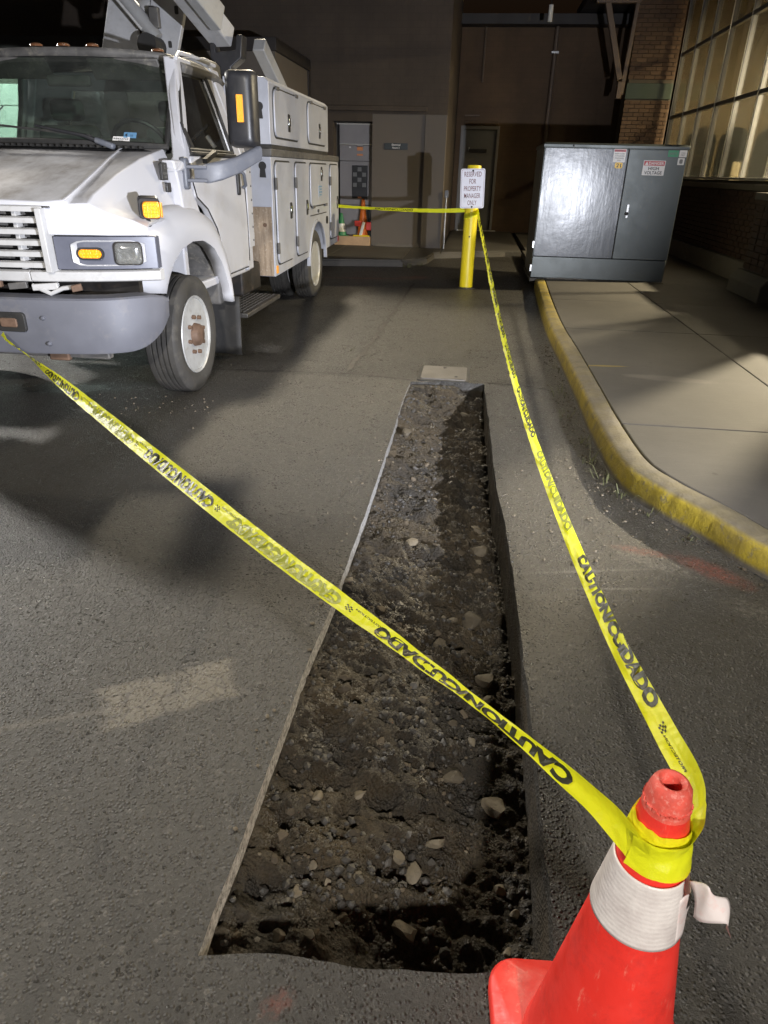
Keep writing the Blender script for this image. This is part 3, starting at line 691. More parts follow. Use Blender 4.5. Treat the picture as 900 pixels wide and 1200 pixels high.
# ================================================================== TRUCK
XC = -2.85
tr = thing('bucket_truck', 'white utility bucket truck with grey bumper parked at the left of the trench', 'truck', (XC, 6.6, 0))
def bow(d, k=.24): return k * (abs(d) / 1.06) ** 2.6
def both(f):
    for sgn in (1, -1): f(sgn)
# ---- hood: lofted sections from nose to cowl
def hood_half():
    D = [[0, .30, .570, .592, .70, .80, .88, 1.00, 1.06],
         [0, .30, .58, .69, .705, .80, .88, 1.00, 1.06],
         [0, .30, .58, .69, .705, .80, .875, .975, 1.045],
         [0, .30, .57, .665, .68, .80, .865, .925, 1.0],
         [0, .30, .54, .61, .625, .80, .865, .90, .96],
         [0, .30, .49, .545, .56, .81, .865, .895, .93]]
    Z = [[1.195, 1.195, 1.19, 1.062, 1.062, 1.062, 1.06, 1.06, 1.06],
         [1.232, 1.232, 1.225, 1.235, 1.215, 1.218, 1.175, 1.135, 1.10],
         [1.262, 1.26, 1.245, 1.258, 1.245, 1.262, 1.20, 1.145, 1.115],
         [1.365, 1.36, 1.345, 1.355, 1.345, 1.362, 1.26, 1.165, 1.12],
         [1.445, 1.44, 1.43, 1.437, 1.43, 1.442, 1.32, 1.17, 1.12],
         [1.525, 1.52, 1.51, 1.515, 1.508, 1.505, 1.38, 1.17, 1.10]]
    Yb = [3.615, 3.625, 3.70, 4.05, 4.40, 4.77]; kb = [.25, .25, .24, .15, .07, .02]
    return D, Z, Yb, kb
D, Z, Yb, kb = hood_half(); rings = []
for d_, z_, y_, k_ in zip(D, Z, Yb, kb):
    R_ = [(XC + d, y_ + bow(d, k_), z) for d, z in zip(d_, z_)]; L_ = [(XC - d, y_ + bow(d, k_), z) for d, z in list(zip(d_, z_))[:0:-1]]
    rings.append(L_ + R_)
m = MB(); m.loft(rings, closed=False, cap=False); hood = build(m, 'hood', 'dusty_paint', tr, smooth=32)
mo = hood.modifiers.new('thick', 'SOLIDIFY'); mo.thickness = .02; mo.offset = -1
mo = hood.modifiers.new('bev', 'BEVEL'); mo.width = .022; mo.segments = 3; mo.limit_method = 'ANGLE'; mo.angle_limit = math.radians(24)
# seam lines of the centre panel
def hood_at(d_i, off=.004):
    return [(XC + D[i][d_i], Yb[i] + bow(D[i][d_i], kb[i]), Z[i][d_i] + off) for i in range(1, 6)]
for sgn in (1, -1):
    m = MB(); m.tube([(XC + sgn * (p[0] - XC), p[1], p[2]) for p in hood_at(3, -.002)], .007, 6); build(m, 'hood_crease', 'white_paint', hood)
    m = MB(); m.tube([(XC + sgn * (p[0] - XC - .006), p[1], p[2] - .001) for p in hood_at(4, -.004)], .006, 6); build(m, 'hood_seam', 'black_rubber', hood)
# ---- fascia: grey bezel panels, lamps, white trim, grille
for sgn in (1, -1):
    nm = 'headlight_bezel'
    def fp(d, z, o=0.): return (XC + sgn * d, 3.63 + bow(d, .25) - o, z)
    m = MB(); ds = np.linspace(.60, 1.085, 12)
    rings = [[fp(d, z, 0) for z in (.885, .895, 1.045, 1.055)] + [fp(d, z, -.05) for z in (1.055, .885)] for d in ds]
    m.loft(rings); bz = build(m, nm, 'bezel', tr, .004)
    m = MB(); ds = np.linspace(.685, 1.035, 12)
    def podring(d):
        e = min(1, (d - .685) / .04, (1.035 - d) / .05); e = max(0, e); h0, h1 = 1.035 - .018 * (1 - e), .903 + .02 * (1 - e)
        o = .010 - .014 * e
        return [fp(d, h1, .006), fp(d, h1 + .012, o), fp(d, h0 - .012, o), fp(d, h0, .006), fp(d, h0, -.03), fp(d, h1, -.03)]
    m.loft([podring(d) for d in ds]); pod = build(m, 'lamp_pod', 'silver', bz, .003)
    # headlight: reflector bowl behind a ribbed lens
    hx, hz = .955, .968; hy = 3.63 + bow(hx, .25); rot = Matrix.Rotation(sgn * math.radians(24), 3, 'Z')
    def loc(p): q = rot @ Vector((p[0], p[1], p[2])); return (XC + sgn * hx + q.x, hy - .004 + q.y, hz + q.z)
    R0 = rrect_pts((0, 0), .150, .122, .025); R1 = rrect_pts((0, 0), .138, .110, .022); R2 = rrect_pts((0, 0), .06, .05, .02)
    hl = MB(); hl.loft([[loc((u, .02, v)) for u, v in R0], [loc((u, -.014, v)) for u, v in R0], [loc((u, -.016, v)) for u, v in R1], [loc((u, .01, v)) for u, v in R1]], True, False)
    h = build(hl, 'headlight', 'dark_metal', tr, .002)
    m = MB(); m.loft([[loc((u, -.008, v)) for u, v in R1], [loc((u * .9, .025, v * .9)) for u, v in R1], [loc((u, .05, v)) for u, v in R2]], True, True); build(m, 'reflector', 'reflector_bowl', h)
    m = MB(); m.loft([[loc((u * .55, .012, v * .55)) for u, v in R2], [loc((u * .5, .045, v * .5)) for u, v in R2]]); build(m, 'bulb', 'white_label', h)
    m = MB(); m.loft([[loc((u, -.012, v)) for u, v in R1], [loc((u * .8, -.021, v * .8)) for u, v in R1], [loc((u * .3, -.024, v * .3)) for u, v in R1]]); build(m, 'lens', 'lamp_glass', h)
    # turn signal, oval with lit cells
    tx_, tz_ = .775, .968; ty_ = 3.63 + bow(tx_, .25); rot2 = Matrix.Rotation(sgn * math.radians(13), 3, 'Z')
    def loc2(u, o, v): q = rot2 @ Vector((u, o, v)); return (XC + sgn * tx_ + q.x, ty_ - .004 + q.y, tz_ + q.z)
    P0 = rrect_pts((0, 0), .142, .064, .0319, 7); P1 = rrect_pts((0, 0), .124, .046, .0229, 7)
    m = MB(); m.loft([[loc2(u, .02, v) for u, v in P0], [loc2(u, -.012, v) for u, v in P0], [loc2(u, -.013, v) for u, v in P1], [loc2(u, .005, v) for u, v in P1]], True, False); ts = build(m, 'turn_signal', 'black_rubber', tr, .002)
    m = MB(); m.loft([[loc2(u, .0, v) for u, v in P1], [loc2(u * .97, -.012, v * .95) for u, v in P1]]); build(m, 'amber_lens', 'amber', ts)
    m = MB()
    for i in range(7):
        for j in range(3):
            if (i in (0, 6)) and j != 1: continue
            c = loc2((i - 3) * .0165 + (.004 if j == 1 else 0), -.013, (j - 1) * .0145); m.box(c, (.008, .004, .007))
    tag(build(m, 'light_cell', 'amber_lit', ts), kind='stuff')
    # white trim under the bezel
    m = MB(); ds = np.linspace(.46, 1.095, 12)
    m.loft([[fp(d, z, o) for z, o in ((.82, .0), (.826, .012), (.872, .018), (.880, .0), (.88, -.04), (.82, -.04))] for d in ds]); build(m, 'lower_trim', 'trim_white', tr, .003)
m = MB(); ds = np.linspace(-.455, .455, 10)
m.loft([[(XC + d, 3.63 + bow(d, .25) - o, z) for z, o in ((.82, .002), (.826, .012), (.872, .018), (.880, .0), (.88, -.04), (.82, -.04))] for d in ds]); build(m, 'lower_trim', 'trim_white', tr, .003)
gr = None
m = MB(); m.bx(XC - .56, XC + .56, 3.74, 3.76, .87, 1.20); gr = build(m, 'grille', 'black_plastic', tr)
for i in range(6):                                   # six white slats
    z = .895 + i * .056; m = MB()
    ds = np.linspace(-.585, .585, 10); m.loft([[(XC + d, 3.60 + bow(d, .25) + o, z + h) for o, h in ((.0, .0), (.004, .026), (.03, .034), (.034, .006))] for d in ds]); build(m, 'slat', 'trim_white', gr, .003)
for sgn in (1, -1):
    m = MB(); m.loft([[(XC + sgn * (.575 + .02 * (1.2 - z)) + a, 3.66 + b, z) for a, b in ((-.016, -.035), (.016, -.03), (.016, .06), (-.016, .06))] for z in (.875, 1.04, 1.195)]); build(m, 'grille_side', 'trim_white', gr, .004)
for d in (-.46, -.22, 0, .22, .42):
    m = MB(); m.bx(XC + d - .012, XC + d + .012, 3.635 + bow(d, .25), 3.70 + bow(d, .25), .885, 1.19); build(m, 'grille_strut', 'trim_white', gr, .003)
for i in range(5):
    for d0, d1 in ((-.42, -.24), (-.2, -.02), (.24, .40), (.44, .55), (.02, .2)):
        m = MB(); m.bx(XC + d0, XC + d1, 3.70, 3.712, .932 + i * .056, .948 + i * .056); build(m, 'grille_bar', 'liner', gr)
m = MB(); m.bx(XC - .62, XC + .62, 3.66, 3.68, 1.196, 1.203); build(m, 'grille_top', 'black_rubber', gr)
# marker strobe on a black bracket at the fender top
for sgn in (1, -1):
    rot = Matrix.Rotation(sgn * math.radians(14), 3, 'Z')
    def L3(u, o, v): q = rot @ Vector((u, o, v)); return Vector((XC + sgn * 1.035 + q.x, 3.98 + q.y, 1.19 + q.z))
    m = MB(); m.loft([[L3(u - sgn * .012, .03, v + .012) for u, v in rrect_pts((0, 0), .115, .112, .02)], [L3(u, -.012, v) for u, v in rrect_pts((0, 0), .118, .108, .02)]]); st = build(m, 'strobe_light', 'black_plastic', tr, .004)
    m = MB(); m.loft([[L3(u + sgn * .012, -.01, v - .004) for u, v in rrect_pts((0, 0), .098, .088, .018)], [L3(u + sgn * .014, -.040, v - .005) for u, v in rrect_pts((0, 0), .092, .082, .022)]]); build(m, 'amber_lens', 'amber', st, .003)
    m = MB()
    for i in range(4):
        for j in range(4):
            c = L3(sgn * .012 + (i - 1.5) * .019, -.041, (j - 1.5) * .018 - .004); m.lathe([(.0, -.001), (.006, -.001), (.006, .001), (0, .0015)], c, 'y', 8)
    tag(build(m, 'light_cell', 'amber_lit', st), kind='stuff')
    m = MB(); m.loft([[L3(sgn * .064, o, v) for o, v in rrect_pts((-.02, -.004), .034, .08, .006)], [L3(sgn * .070, o, v) for o, v in rrect_pts((-.02, -.004), .03, .075, .006)]]); build(m, 'side_reflector', 'reflector', st, .002)
    m = MB(); m.tube([L3(-sgn * .02, .02, -.05), L3(-sgn * .02, .05, -.09)], .012, 8); build(m, 'bracket', 'black_plastic', st)
# ---- fenders
arch = [(5.37, .46), (5.33, .60), (5.23, .76), (5.07, .89), (4.88, .955), (4.68, .965), (4.48, .935), (4.32, .86), (4.22, .77), (4.18, .70)]
outer_f = [(4.00, .73), (3.93, .80), (3.90, .95), (3.905, 1.06), (4.0, 1.125), (4.25, 1.165), (4.55, 1.18), (4.85, 1.165), (5.10, 1.10), (5.26, .97), (5.37, .75), (5.43, .47)]
for sgn in (1, -1):
    def xo(y): return XC + sgn * (1.0 - .05 * max(0, (4.25 - y) / .35) ** 1.5)
    m = MB(); NN = 26
    def sample(path, t):
        seg = np.array(path); L = np.r_[0, np.cumsum(np.linalg.norm(np.diff(seg, axis=0), axis=1))]; s_ = t * L[-1]
        return float(np.interp(s_, L, seg[:, 0])), float(np.interp(s_, L, seg[:, 1]))
    rings = []
    of = outer_f[::-1]
    for i in range(NN + 1):
        a = sample(arch, i / NN); b = sample(of, i / NN); mid = ((a[0] + b[0]) / 2, (a[1] + b[1]) / 2)
        rings.append([(xo(a[0]) - sgn * .10, a[0], a[1] + .006), (xo(a[0]) - sgn * .012, a[0], a[1]), (xo(a[0]), a[0] * .8 + b[0] * .2, a[1] * .8 + b[1] * .2), (xo(mid[0]) - sgn * .002, mid[0], mid[1]),
                      (xo(b[0]) - sgn * .03, a[0] * .15 + b[0] * .85, a[1] * .15 + b[1] * .85), (xo(b[0]) - sgn * .085, b[0], b[1]), (xo(b[0]) - sgn * .20, b[0], b[1] + .005)])
    m.loft(rings, closed=False, cap=False); fd = build(m, 'fender', 'dusty_paint', tr, smooth=50); mo = fd.modifiers.new('thick', 'SOLIDIFY'); mo.thickness = .012; mo.offset = 0
    m = MB(); m.loft([[(XC + sgn * w, y * 1.0 + (y - 4.68) * .05, z + .03) for w in (.90, .50)] for y, z in arch], closed=False, cap=False); ln = build(m, 'wheel_liner', 'liner', tr, smooth=50); mo = ln.modifiers.new('thick', 'SOLIDIFY'); mo.thickness = .01
    m = MB(); m.bx(min(XC + sgn * .50, XC + sgn * .925), max(XC + sgn * .50, XC + sgn * .925), 5.30, 5.40, .44, 1.02); build(m, 'splash_panel', 'liner', tr, .02)
    m = MB(); m.grid(lambda u, v: (XC + sgn * (1.015 - .30 * u), 5.46 + .03 * v + .02 * math.sin(u * 3), .02 + .46 * v), 6, 6); mf = build(m, 'mud_flap', 'black_rubber', tr); mo = mf.modifiers.new('thick', 'SOLIDIFY'); mo.thickness = .012
# ---- bumper
path = [(-1.060, 4.02), (-1.045, 3.92), (-.97, 3.78), (-.82, 3.66), (-.55, 3.60), (-.2, 3.575), (0, 3.57), (.2, 3.575), (.55, 3.60), (.82, 3.66), (.97, 3.78), (1.045, 3.92), (1.060, 4.02)]
P3 = smooth_path(path, 5); rings = []
for i, p in enumerate(P3):
    t = (P3[min(i + 1, len(P3) - 1)] - P3[max(i - 1, 0)]).normalized(); nn = Vector((t.y, -t.x, 0)); e = max(0, (p.y - 3.74) / .28)
    zb = .435 + .15 * e ** 1.6; zt = .752 - .035 * e ** 2.6
    sec = [(-.10, zb + .01), (-.020, zb), (-.006, zb + .004), (.000, zb + .016), (.008, zb + .13), (.010, zt - .034), (.007, zt - .018), (-.004, zt - .008), (-.095, zt), (-.11, zt - .01)]
    rings.append([(XC + p.x + nn.x * o, p.y + nn.y * o, z) for o, z in sec])
m = MB(); m.loft(rings); bp = build(m, 'bumper', 'bumper', tr, smooth=32)
for sgn in (1, -1):
    m = MB(); m.prism(rrect_pts((XC + sgn * .34, .615), .17, .105, .02), 'y', 3.560, 3.60); sl = build(m, 'step_slot', 'black_rubber', bp, .004)
    m = MB(); m.prism(rrect_pts((XC + sgn * .33, .612), .10, .05, .012), 'y', 3.552, 3.575); build(m, 'tow_hook', 'rust', sl, .006)
    for dx_, dz_ in ((.52, .64), (.53, .50)):
        m = MB(); m.lathe([(.0, -.012), (.008, -.010), (.012, -.004), (.013, .004)], (XC + sgn * dx_, 3.585 + .0, dz_), 'y', 14); build(m, 'bolt', 'bumper', bp)
m = MB(); m.bx(XC - .75, XC + .80, 3.72, 3.78, .39, .45); build(m, 'lower_valance', 'liner', tr, .01)
m = MB(); m.bx(XC + .44, XC + .56, 3.70, 3.74, .375, .43); m2 = build(m, 'tow_bracket', 'rust', tr, .008)
# clutter in the gap between trim and bumper
m = MB(); m.bx(XC - .9, XC + .95, 3.90, 3.95, .70, .90); build(m, 'cross_member', 'dark_metal', tr)
for d, w, c in ((.18, .16, 'rust'), (.36, .10, 'liner'), (.52, .14, 'trim_white'), (.70, .05, 'rust'), (.0, .2, 'liner')):
    m = MB(); m.beam((XC + d - w / 2, 3.66, .79), (XC + d + w / 2, 3.67 + .02 * d, .80), .03, .035); build(m, 'bracket', c, tr, .004)
m = MB(); m.tube([(XC + .45, 3.66, .80), (XC + .55, 3.66, .76), (XC + .62, 3.67, .79), (XC + .70, 3.69, .80)], .012, 8); build(m, 'loose_hose', 'trim_white', tr)
# ---- front wheels
def tyre_profile(r, w, rr):
    h = w / 2
    P = [(rr, -h * .78), (rr + .02, -h * .92), ((r + rr) / 2, -h * 1.02), (r - .035, -h * .98), (r - .012, -h * .88), (r - .004, -h * .80)]
    for gx_ in (-.45, -.15, .15, .45):
        P += [(r, h * (gx_ - .055)), (r - .012, h * (gx_ - .045)), (r - .012, h * (gx_ + .045)), (r, h * (gx_ + .055))]
    P += [(r - .004, h * .80), (r - .012, h * .88), (r - .035, h * .98), ((r + rr) / 2, h * 1.02), (rr + .02, h * .92), (rr, h * .78)]
    return P
def wheel(x, y, sgn, front=True, parent=tr, r=.385):
    m = MB(); m.lathe(tyre_profile(r, .225, .245), (x, y, r - .004), 'x', 56); w = build(m, 'wheel', 'tyre', parent, smooth=30)
    def sx(h): return sgn * h
    m = MB()
    if front:
        prof_ = [(.250, .092), (.256, .100), (.252, .106), (.240, .100), (.231, .078), (.226, .010), (.212, -.020), (.190, -.022), (.172, -.004), (.152, .034), (.140, .044), (.105, .046), (.0, .046)]
    else:
        prof_ = [(.250, .092), (.256, .100), (.252, .106), (.238, .100), (.228, .085), (.220, .02), (.205, -.02), (.16, -.045), (.11, -.05), (0, -.05)]
    m.lathe([(a, sx(b)) for a, b in prof_], (x, y, r - .004), 'x', 48); rm = build(m, 'rim', 'rim', w, smooth=40)
    if front:
        for i in range(8):                            # hand holes
            a = 2 * math.pi * (i + .5) / 8; c = (x + sx(.0495), y + .181 * math.cos(a), r - .004 + .181 * math.sin(a))
            if True:
                m = MB(); m.lathe([(.0, sx(.004)), (.026, sx(.004)), (.028, sx(-.02)), (0, sx(-.02))], (x + sx(.004), c[1], c[2]), 'x', 18); build(m, 'hand_hole', 'black_rubber', w)
        m = MB(); m.lathe([(a, sx(b)) for a, b in ((.098, .04), (.098, .052), (.084, .058), (.070, .125), (.056, .138), (.0, .142))], (x, y, r - .004), 'x', 28); build(m, 'hub', 'rust', w, smooth=40)
        for i in range(8):
            a = 2 * math.pi * i / 8 + .2; c = (x + sx(.040), y + .122 * math.cos(a), r - .004 + .122 * math.sin(a))
            m = MB(); m.lathe([(.021, 0), (.021, sx(.030)), (.014, sx(.032)), (.014, sx(.075)), (0, sx(.075))], c, 'x', 6); build(m, 'lug_nut', 'rust', w, smooth=30)
    else:
        m = MB(); m.lathe([(a, sx(b)) for a, b in ((.085, -.06), (.085, .05), (.06, .062), (0, .062))], (x, y, r - .004), 'x', 24); build(m, 'hub', 'rim', w)
    return w
for sgn in (1, -1):
    wheel(XC + sgn * .915, 4.52, sgn)
    wheel(XC + sgn * .855, 8.60, sgn, False); wheel(XC + sgn * .565, 8.60, sgn, False)
m = MB(); m.tube([(XC - .8, 4.52, .38), (XC + .8, 4.52, .38)], .05); m.tube([(XC - .8, 8.66, .38), (XC + .8, 8.66, .38)], .08); m.lathe([(.0, -.18), (.16, -.1), (.16, .1), (0, .18)], (XC, 8.66, .38), 'x', 20)
tag(build(m, 'axles', 'dark_metal', tr), kind='stuff')
for sgn in (1, -1):
    m = MB(); m.bx(XC + sgn * .38 - .04, XC + sgn * .38 + .04, 3.9, 10.0, .52, .74); build(m, 'frame_rail', 'dark_metal', tr)
m = MB(); m.bx(XC - .35, XC + .35, 4.1, 5.0, .45, .95); build(m, 'engine', 'dark_metal', tr, .05)
m = MB(); m.bx(XC + .5, XC + .85, 6.1, 6.65, .38, .62); build(m, 'battery_box', 'dark_metal', tr, .02)
# ---- cab
def cabx(z): return 0.95 if z <= 1.47 else .95 - (z - 1.47) * .33
m = MB()
# floor and fire wall, lower sides behind the doors, rear wall with its window opening
m.bx(XC - .92, XC + .92, 4.80, 6.12, .60, .66); m.bx(XC - .86, XC + .86, 4.83, 4.90, .66, 1.44)
m.prism([(XC - .93, .62), (XC + .93, .62), (XC + .945, 1.44), (XC - .945, 1.44)], 'y', 6.09, 6.13)
for sgn in (1, -1):
    m.loft([[(XC + sgn * cabx(z), y, z), (XC + sgn * cabx(z), 6.13, z), (XC + sgn * (cabx(z) - .10), 6.13, z), (XC + sgn * (cabx(z) - .10), y, z)] for z, y in ((.62, 5.985), (1.0, 5.985), (1.47, 5.985), (2.08, 5.95))])
    m.loft([[(XC + sgn * cabx(z), 6.09, z), (XC + sgn * (cabx(z) - .34), 6.09, z), (XC + sgn * (cabx(z) - .34), 6.13, z), (XC + sgn * cabx(z), 6.13, z)] for z in (1.44, 2.05)])
m.bx(XC - .74, XC + .74, 6.085, 6.13, 1.93, 2.06)
for sgn in (1, -1):   # A pillars
    m.loft([[(XC + sgn * x, y, z), (XC + sgn * (x - .075), y - .045, z), (XC + sgn * (x - .075), y + .03, z), (XC + sgn * x, y + .085, z)] for x, y, z in ((.965, 4.62, 1.38), (.955, 4.78, 1.46), (.86, 5.03, 1.76), (.765, 5.25, 2.065))])
    m.loft([[(XC + sgn * x, y, z) for x, y, z in ((.945, a, zz), (.945, b, zz), (.86, b, zz), (.86, a, zz))] for a, b, zz in ((4.70, 5.0, 1.10), (4.66, 4.86, 1.30), (4.60, 4.80, 1.44))])
cab = build(m, 'cab', 'white_paint', tr, .012)
m = MB()
def roof(u, v):
    x = (u - .5) * 2; hw = .80; y = 5.16 + .97 * v + .16 * x * x * (1 - v); z = 2.075 + .075 * (1 - abs(x) ** 3.2) * (math.sin(math.pi * min(1, .18 + v * 1.2) / 2) ** .8) - .05 * max(0, abs(x) - .85) / .15 - .03 * max(0, v - .9) * 10
    return (XC + x * hw, y, z)
m.grid(roof, 24, 12); rf = build(m, 'roof', 'liner', cab, smooth=50, recalc=False); mo = rf.modifiers.new('thick', 'SOLIDIFY'); mo.thickness = .05; mo.offset = -1
for i, d in enumerate((-.62, -.2, 0, .2, .62)):
    m = MB(); y = 5.21 + .16 * (d / .8) ** 2; z = roof(.5 + d / 1.6, .05)[2]
    m.lathe([(.075, -.01), (.070, .015), (.05, .03), (.02, .036), (0, .037)], (XC + d, y, z), 'z', 18); o = build(m, 'marker_light', 'amber_dim', cab); o.scale = (.6, .45, .45)
for sgn in (1, -1):
    m = MB(); m.tube([(XC + sgn * .80, 5.16, 2.045), (XC + sgn * .785, 5.25, 2.085), (XC + sgn * .775, 5.5, 2.10), (XC + sgn * .77, 6.0, 2.10)], .013, 8); build(m, 'drip_rail', 'white_paint', cab)
# windscreen
def ws(u, v, o=0., ex=0.):
    x = (u - .5) * 2; hw = (.835 - .105 * v) * (1 + ex); zz = 1.515 + .545 * v
    return (XC + x * hw, 4.66 + .545 * v + .13 * x * x - o, zz + .012 * (1 - x * x))
m = MB(); m.grid(lambda u, v: ws(u, v), 24, 10); build(m, 'windscreen', 'windscreen', cab, smooth=60, recalc=False)
m = MB(); ring = [ws(i / 20, 0, .012) for i in range(21)] + [ws(1, i / 8, .012) for i in range(1, 9)] + [ws(1 - i / 20, 1, .012) for i in range(1, 21)] + [ws(0, 1 - i / 8, .012) for i in range(1, 8)]
m.tube(ring + [ring[0]], .020, 8); build(m, 'windscreen_seal', 'black_rubber', cab)
m = MB(); m.grid(lambda u, v: (XC + (u - .5) * 1.62, 4.56 + .13 * (2 * u - 1) ** 2 + .13 * v, 1.485 + .02 * v), 30, 3); cw = build(m, 'cowl', 'black_plastic', cab, recalc=False)
for i in range(34):
    d = -.7 + i * .0424; m = MB(); m.bx(XC + d - .008, XC + d + .008, 4.585 + .13 * (d / .8) ** 2, 4.665 + .13 * (d / .8) ** 2, 1.50, 1.513); build(m, 'cowl_slat', 'black_rubber', cw)
# wiper: arm and blade resting on the glass
wp = None
m = MB(); m.tube([(XC + .47, 4.66, 1.525), (XC + .36, 4.63, 1.565), (XC + .05, 4.62, 1.615)], [.016, .011, .007], 8); wp = build(m, 'wiper', 'black_plastic', tr)
m = MB(); m.beam((XC + .40, 4.648, 1.565), (XC - .42, 4.636, 1.632), .012, .026, (0, 1, 0)); build(m, 'blade', 'black_rubber', wp)
m = MB(); m.box((XC + .48, 4.655, 1.525), (.13, .05, .035), Matrix.Rotation(.3, 3, 'Y')); build(m, 'wiper_cap', 'grey_arm', wp, .012)
m = MB(); m.tube([(XC - .36, 4.648, 1.55), (XC - .22, 4.75, 1.73)], .004, 6); build(m, 'aerial', 'black_rubber', tr)
# stickers low in the windscreen corner
def onglass(u, v): return Vector(ws(u, v, .004))
for (u0, u1, v0, v1, mt) in ((.80, .862, .03, .085, 'white_label'), (.838, .884, .075, .135, 'blue_label')):
    m = MB(); q = [onglass(u0, v0), onglass(u1, v0), onglass(u1, v1), onglass(u0, v1)]; m.add(q + [p + Vector((0, .003, 0)) for p in q], [(0, 1, 2, 3), (7, 6, 5, 4), (0, 4, 5, 1), (1, 5, 6, 2), (2, 6, 7, 3), (3, 7, 4, 0)]); sk = build(m, 'sticker', mt, cab)
    m = MB(); c = (q[0] + q[1]) / 2; ux = (q[1] - q[0]).normalized(); uy = (q[3] - q[0]).normalized(); H_ = (q[3] - q[0]).length
    if mt == 'white_label': letters(m, 'R8432724', c + uy * H_ * .42 + Vector((0, -.002, 0)), ux, uy, H_ * .32, (q[1] - q[0]).length * .86); letters(m, 'K4 17', c + uy * H_ * .12 + Vector((0, -.002, 0)), ux, uy, H_ * .2)
    else: letters(m, '4', q[0] + ux * .016 + uy * H_ * .2 + Vector((0, -.002, 0)), ux, uy, H_ * .6); letters(m, '22', q[0] + ux * .05 + uy * H_ * .3 + Vector((0, -.002, 0)), ux, uy, H_ * .3)
    build(m, 'lettering', 'ink', sk, recalc=False, smooth=0)
# cab interior
m = MB(); m.loft([[(XC - .85, y, z0), (XC + .85, y, z0), (XC + .85, y, z1), (XC - .85, y, z1)] for y, z0, z1 in ((4.84, 1.2, 1.50), (5.05, 1.2, 1.52), (5.2, 1.2, 1.44))]); dsh = build(m, 'dashboard', 'cab_inside', cab, .02)
m = MB(); m.bx(XC + .22, XC + .62, 4.98, 5.14, 1.50, 1.57); build(m, 'instrument_hood', 'cab_inside', dsh, .04)
for x in (-.45, .45):
    m = MB(); m.bx(XC + x - .26, XC + x + .26, 5.42, 5.92, 1.0, 1.18); sb = build(m, 'cab_seat', 'seat_cloth', cab, .05)
    m = MB(); m.loft([[(XC + x - .25, y, z), (XC + x + .25, y, z), (XC + x + .25, y + .13, z), (XC + x - .25, y + .13, z)] for y, z in ((5.78, 1.12), (5.85, 1.5), (5.88, 1.68))]); build(m, 'backrest', 'seat_cloth', sb, .05)
    m = MB(); m.bx(XC + x - .14, XC + x + .14, 5.90, 5.98, 1.71, 1.86); build(m, 'headrest', 'seat_cloth', sb, .04)
m = MB(); R_ = Matrix.Rotation(math.radians(-62), 3, 'X'); c = Vector((XC + .43, 5.30, 1.50))
m.tube([c + R_ @ Vector((.21 * math.cos(a), .21 * math.sin(a), 0)) for a in [2 * math.pi * i / 28 for i in range(29)]], .016, 8); sw = build(m, 'steering_wheel', 'black_plastic', cab)
m = MB(); m.tube([c + R_ @ Vector((-.2, 0, 0)), c, c + R_ @ Vector((.2, 0, 0))], .02, 8); m.tube([c, c + Vector((0, -.22, -.12))], .035, 8); build(m, 'wheel_spokes', 'black_plastic', sw)
m = MB(); m.bx(XC - .16, XC + .16, 5.20, 5.23, 1.88, 1.95); build(m, 'rear_view_mirror', 'cab_inside', cab, .02)
for x in (-.4, .4):
    m = MB(); m.box((XC + x, 5.26, 1.99), (.5, .02, .15), Matrix.Rotation(.7, 3, 'X')); build(m, 'sun_visor', 'liner', cab, .008)
m = MB(); m.grid(lambda u, v: (XC - .60 + 1.2 * u, 6.10, 1.45 + .49 * v), 2, 2); build(m, 'rear_window', 'door_glass', cab)
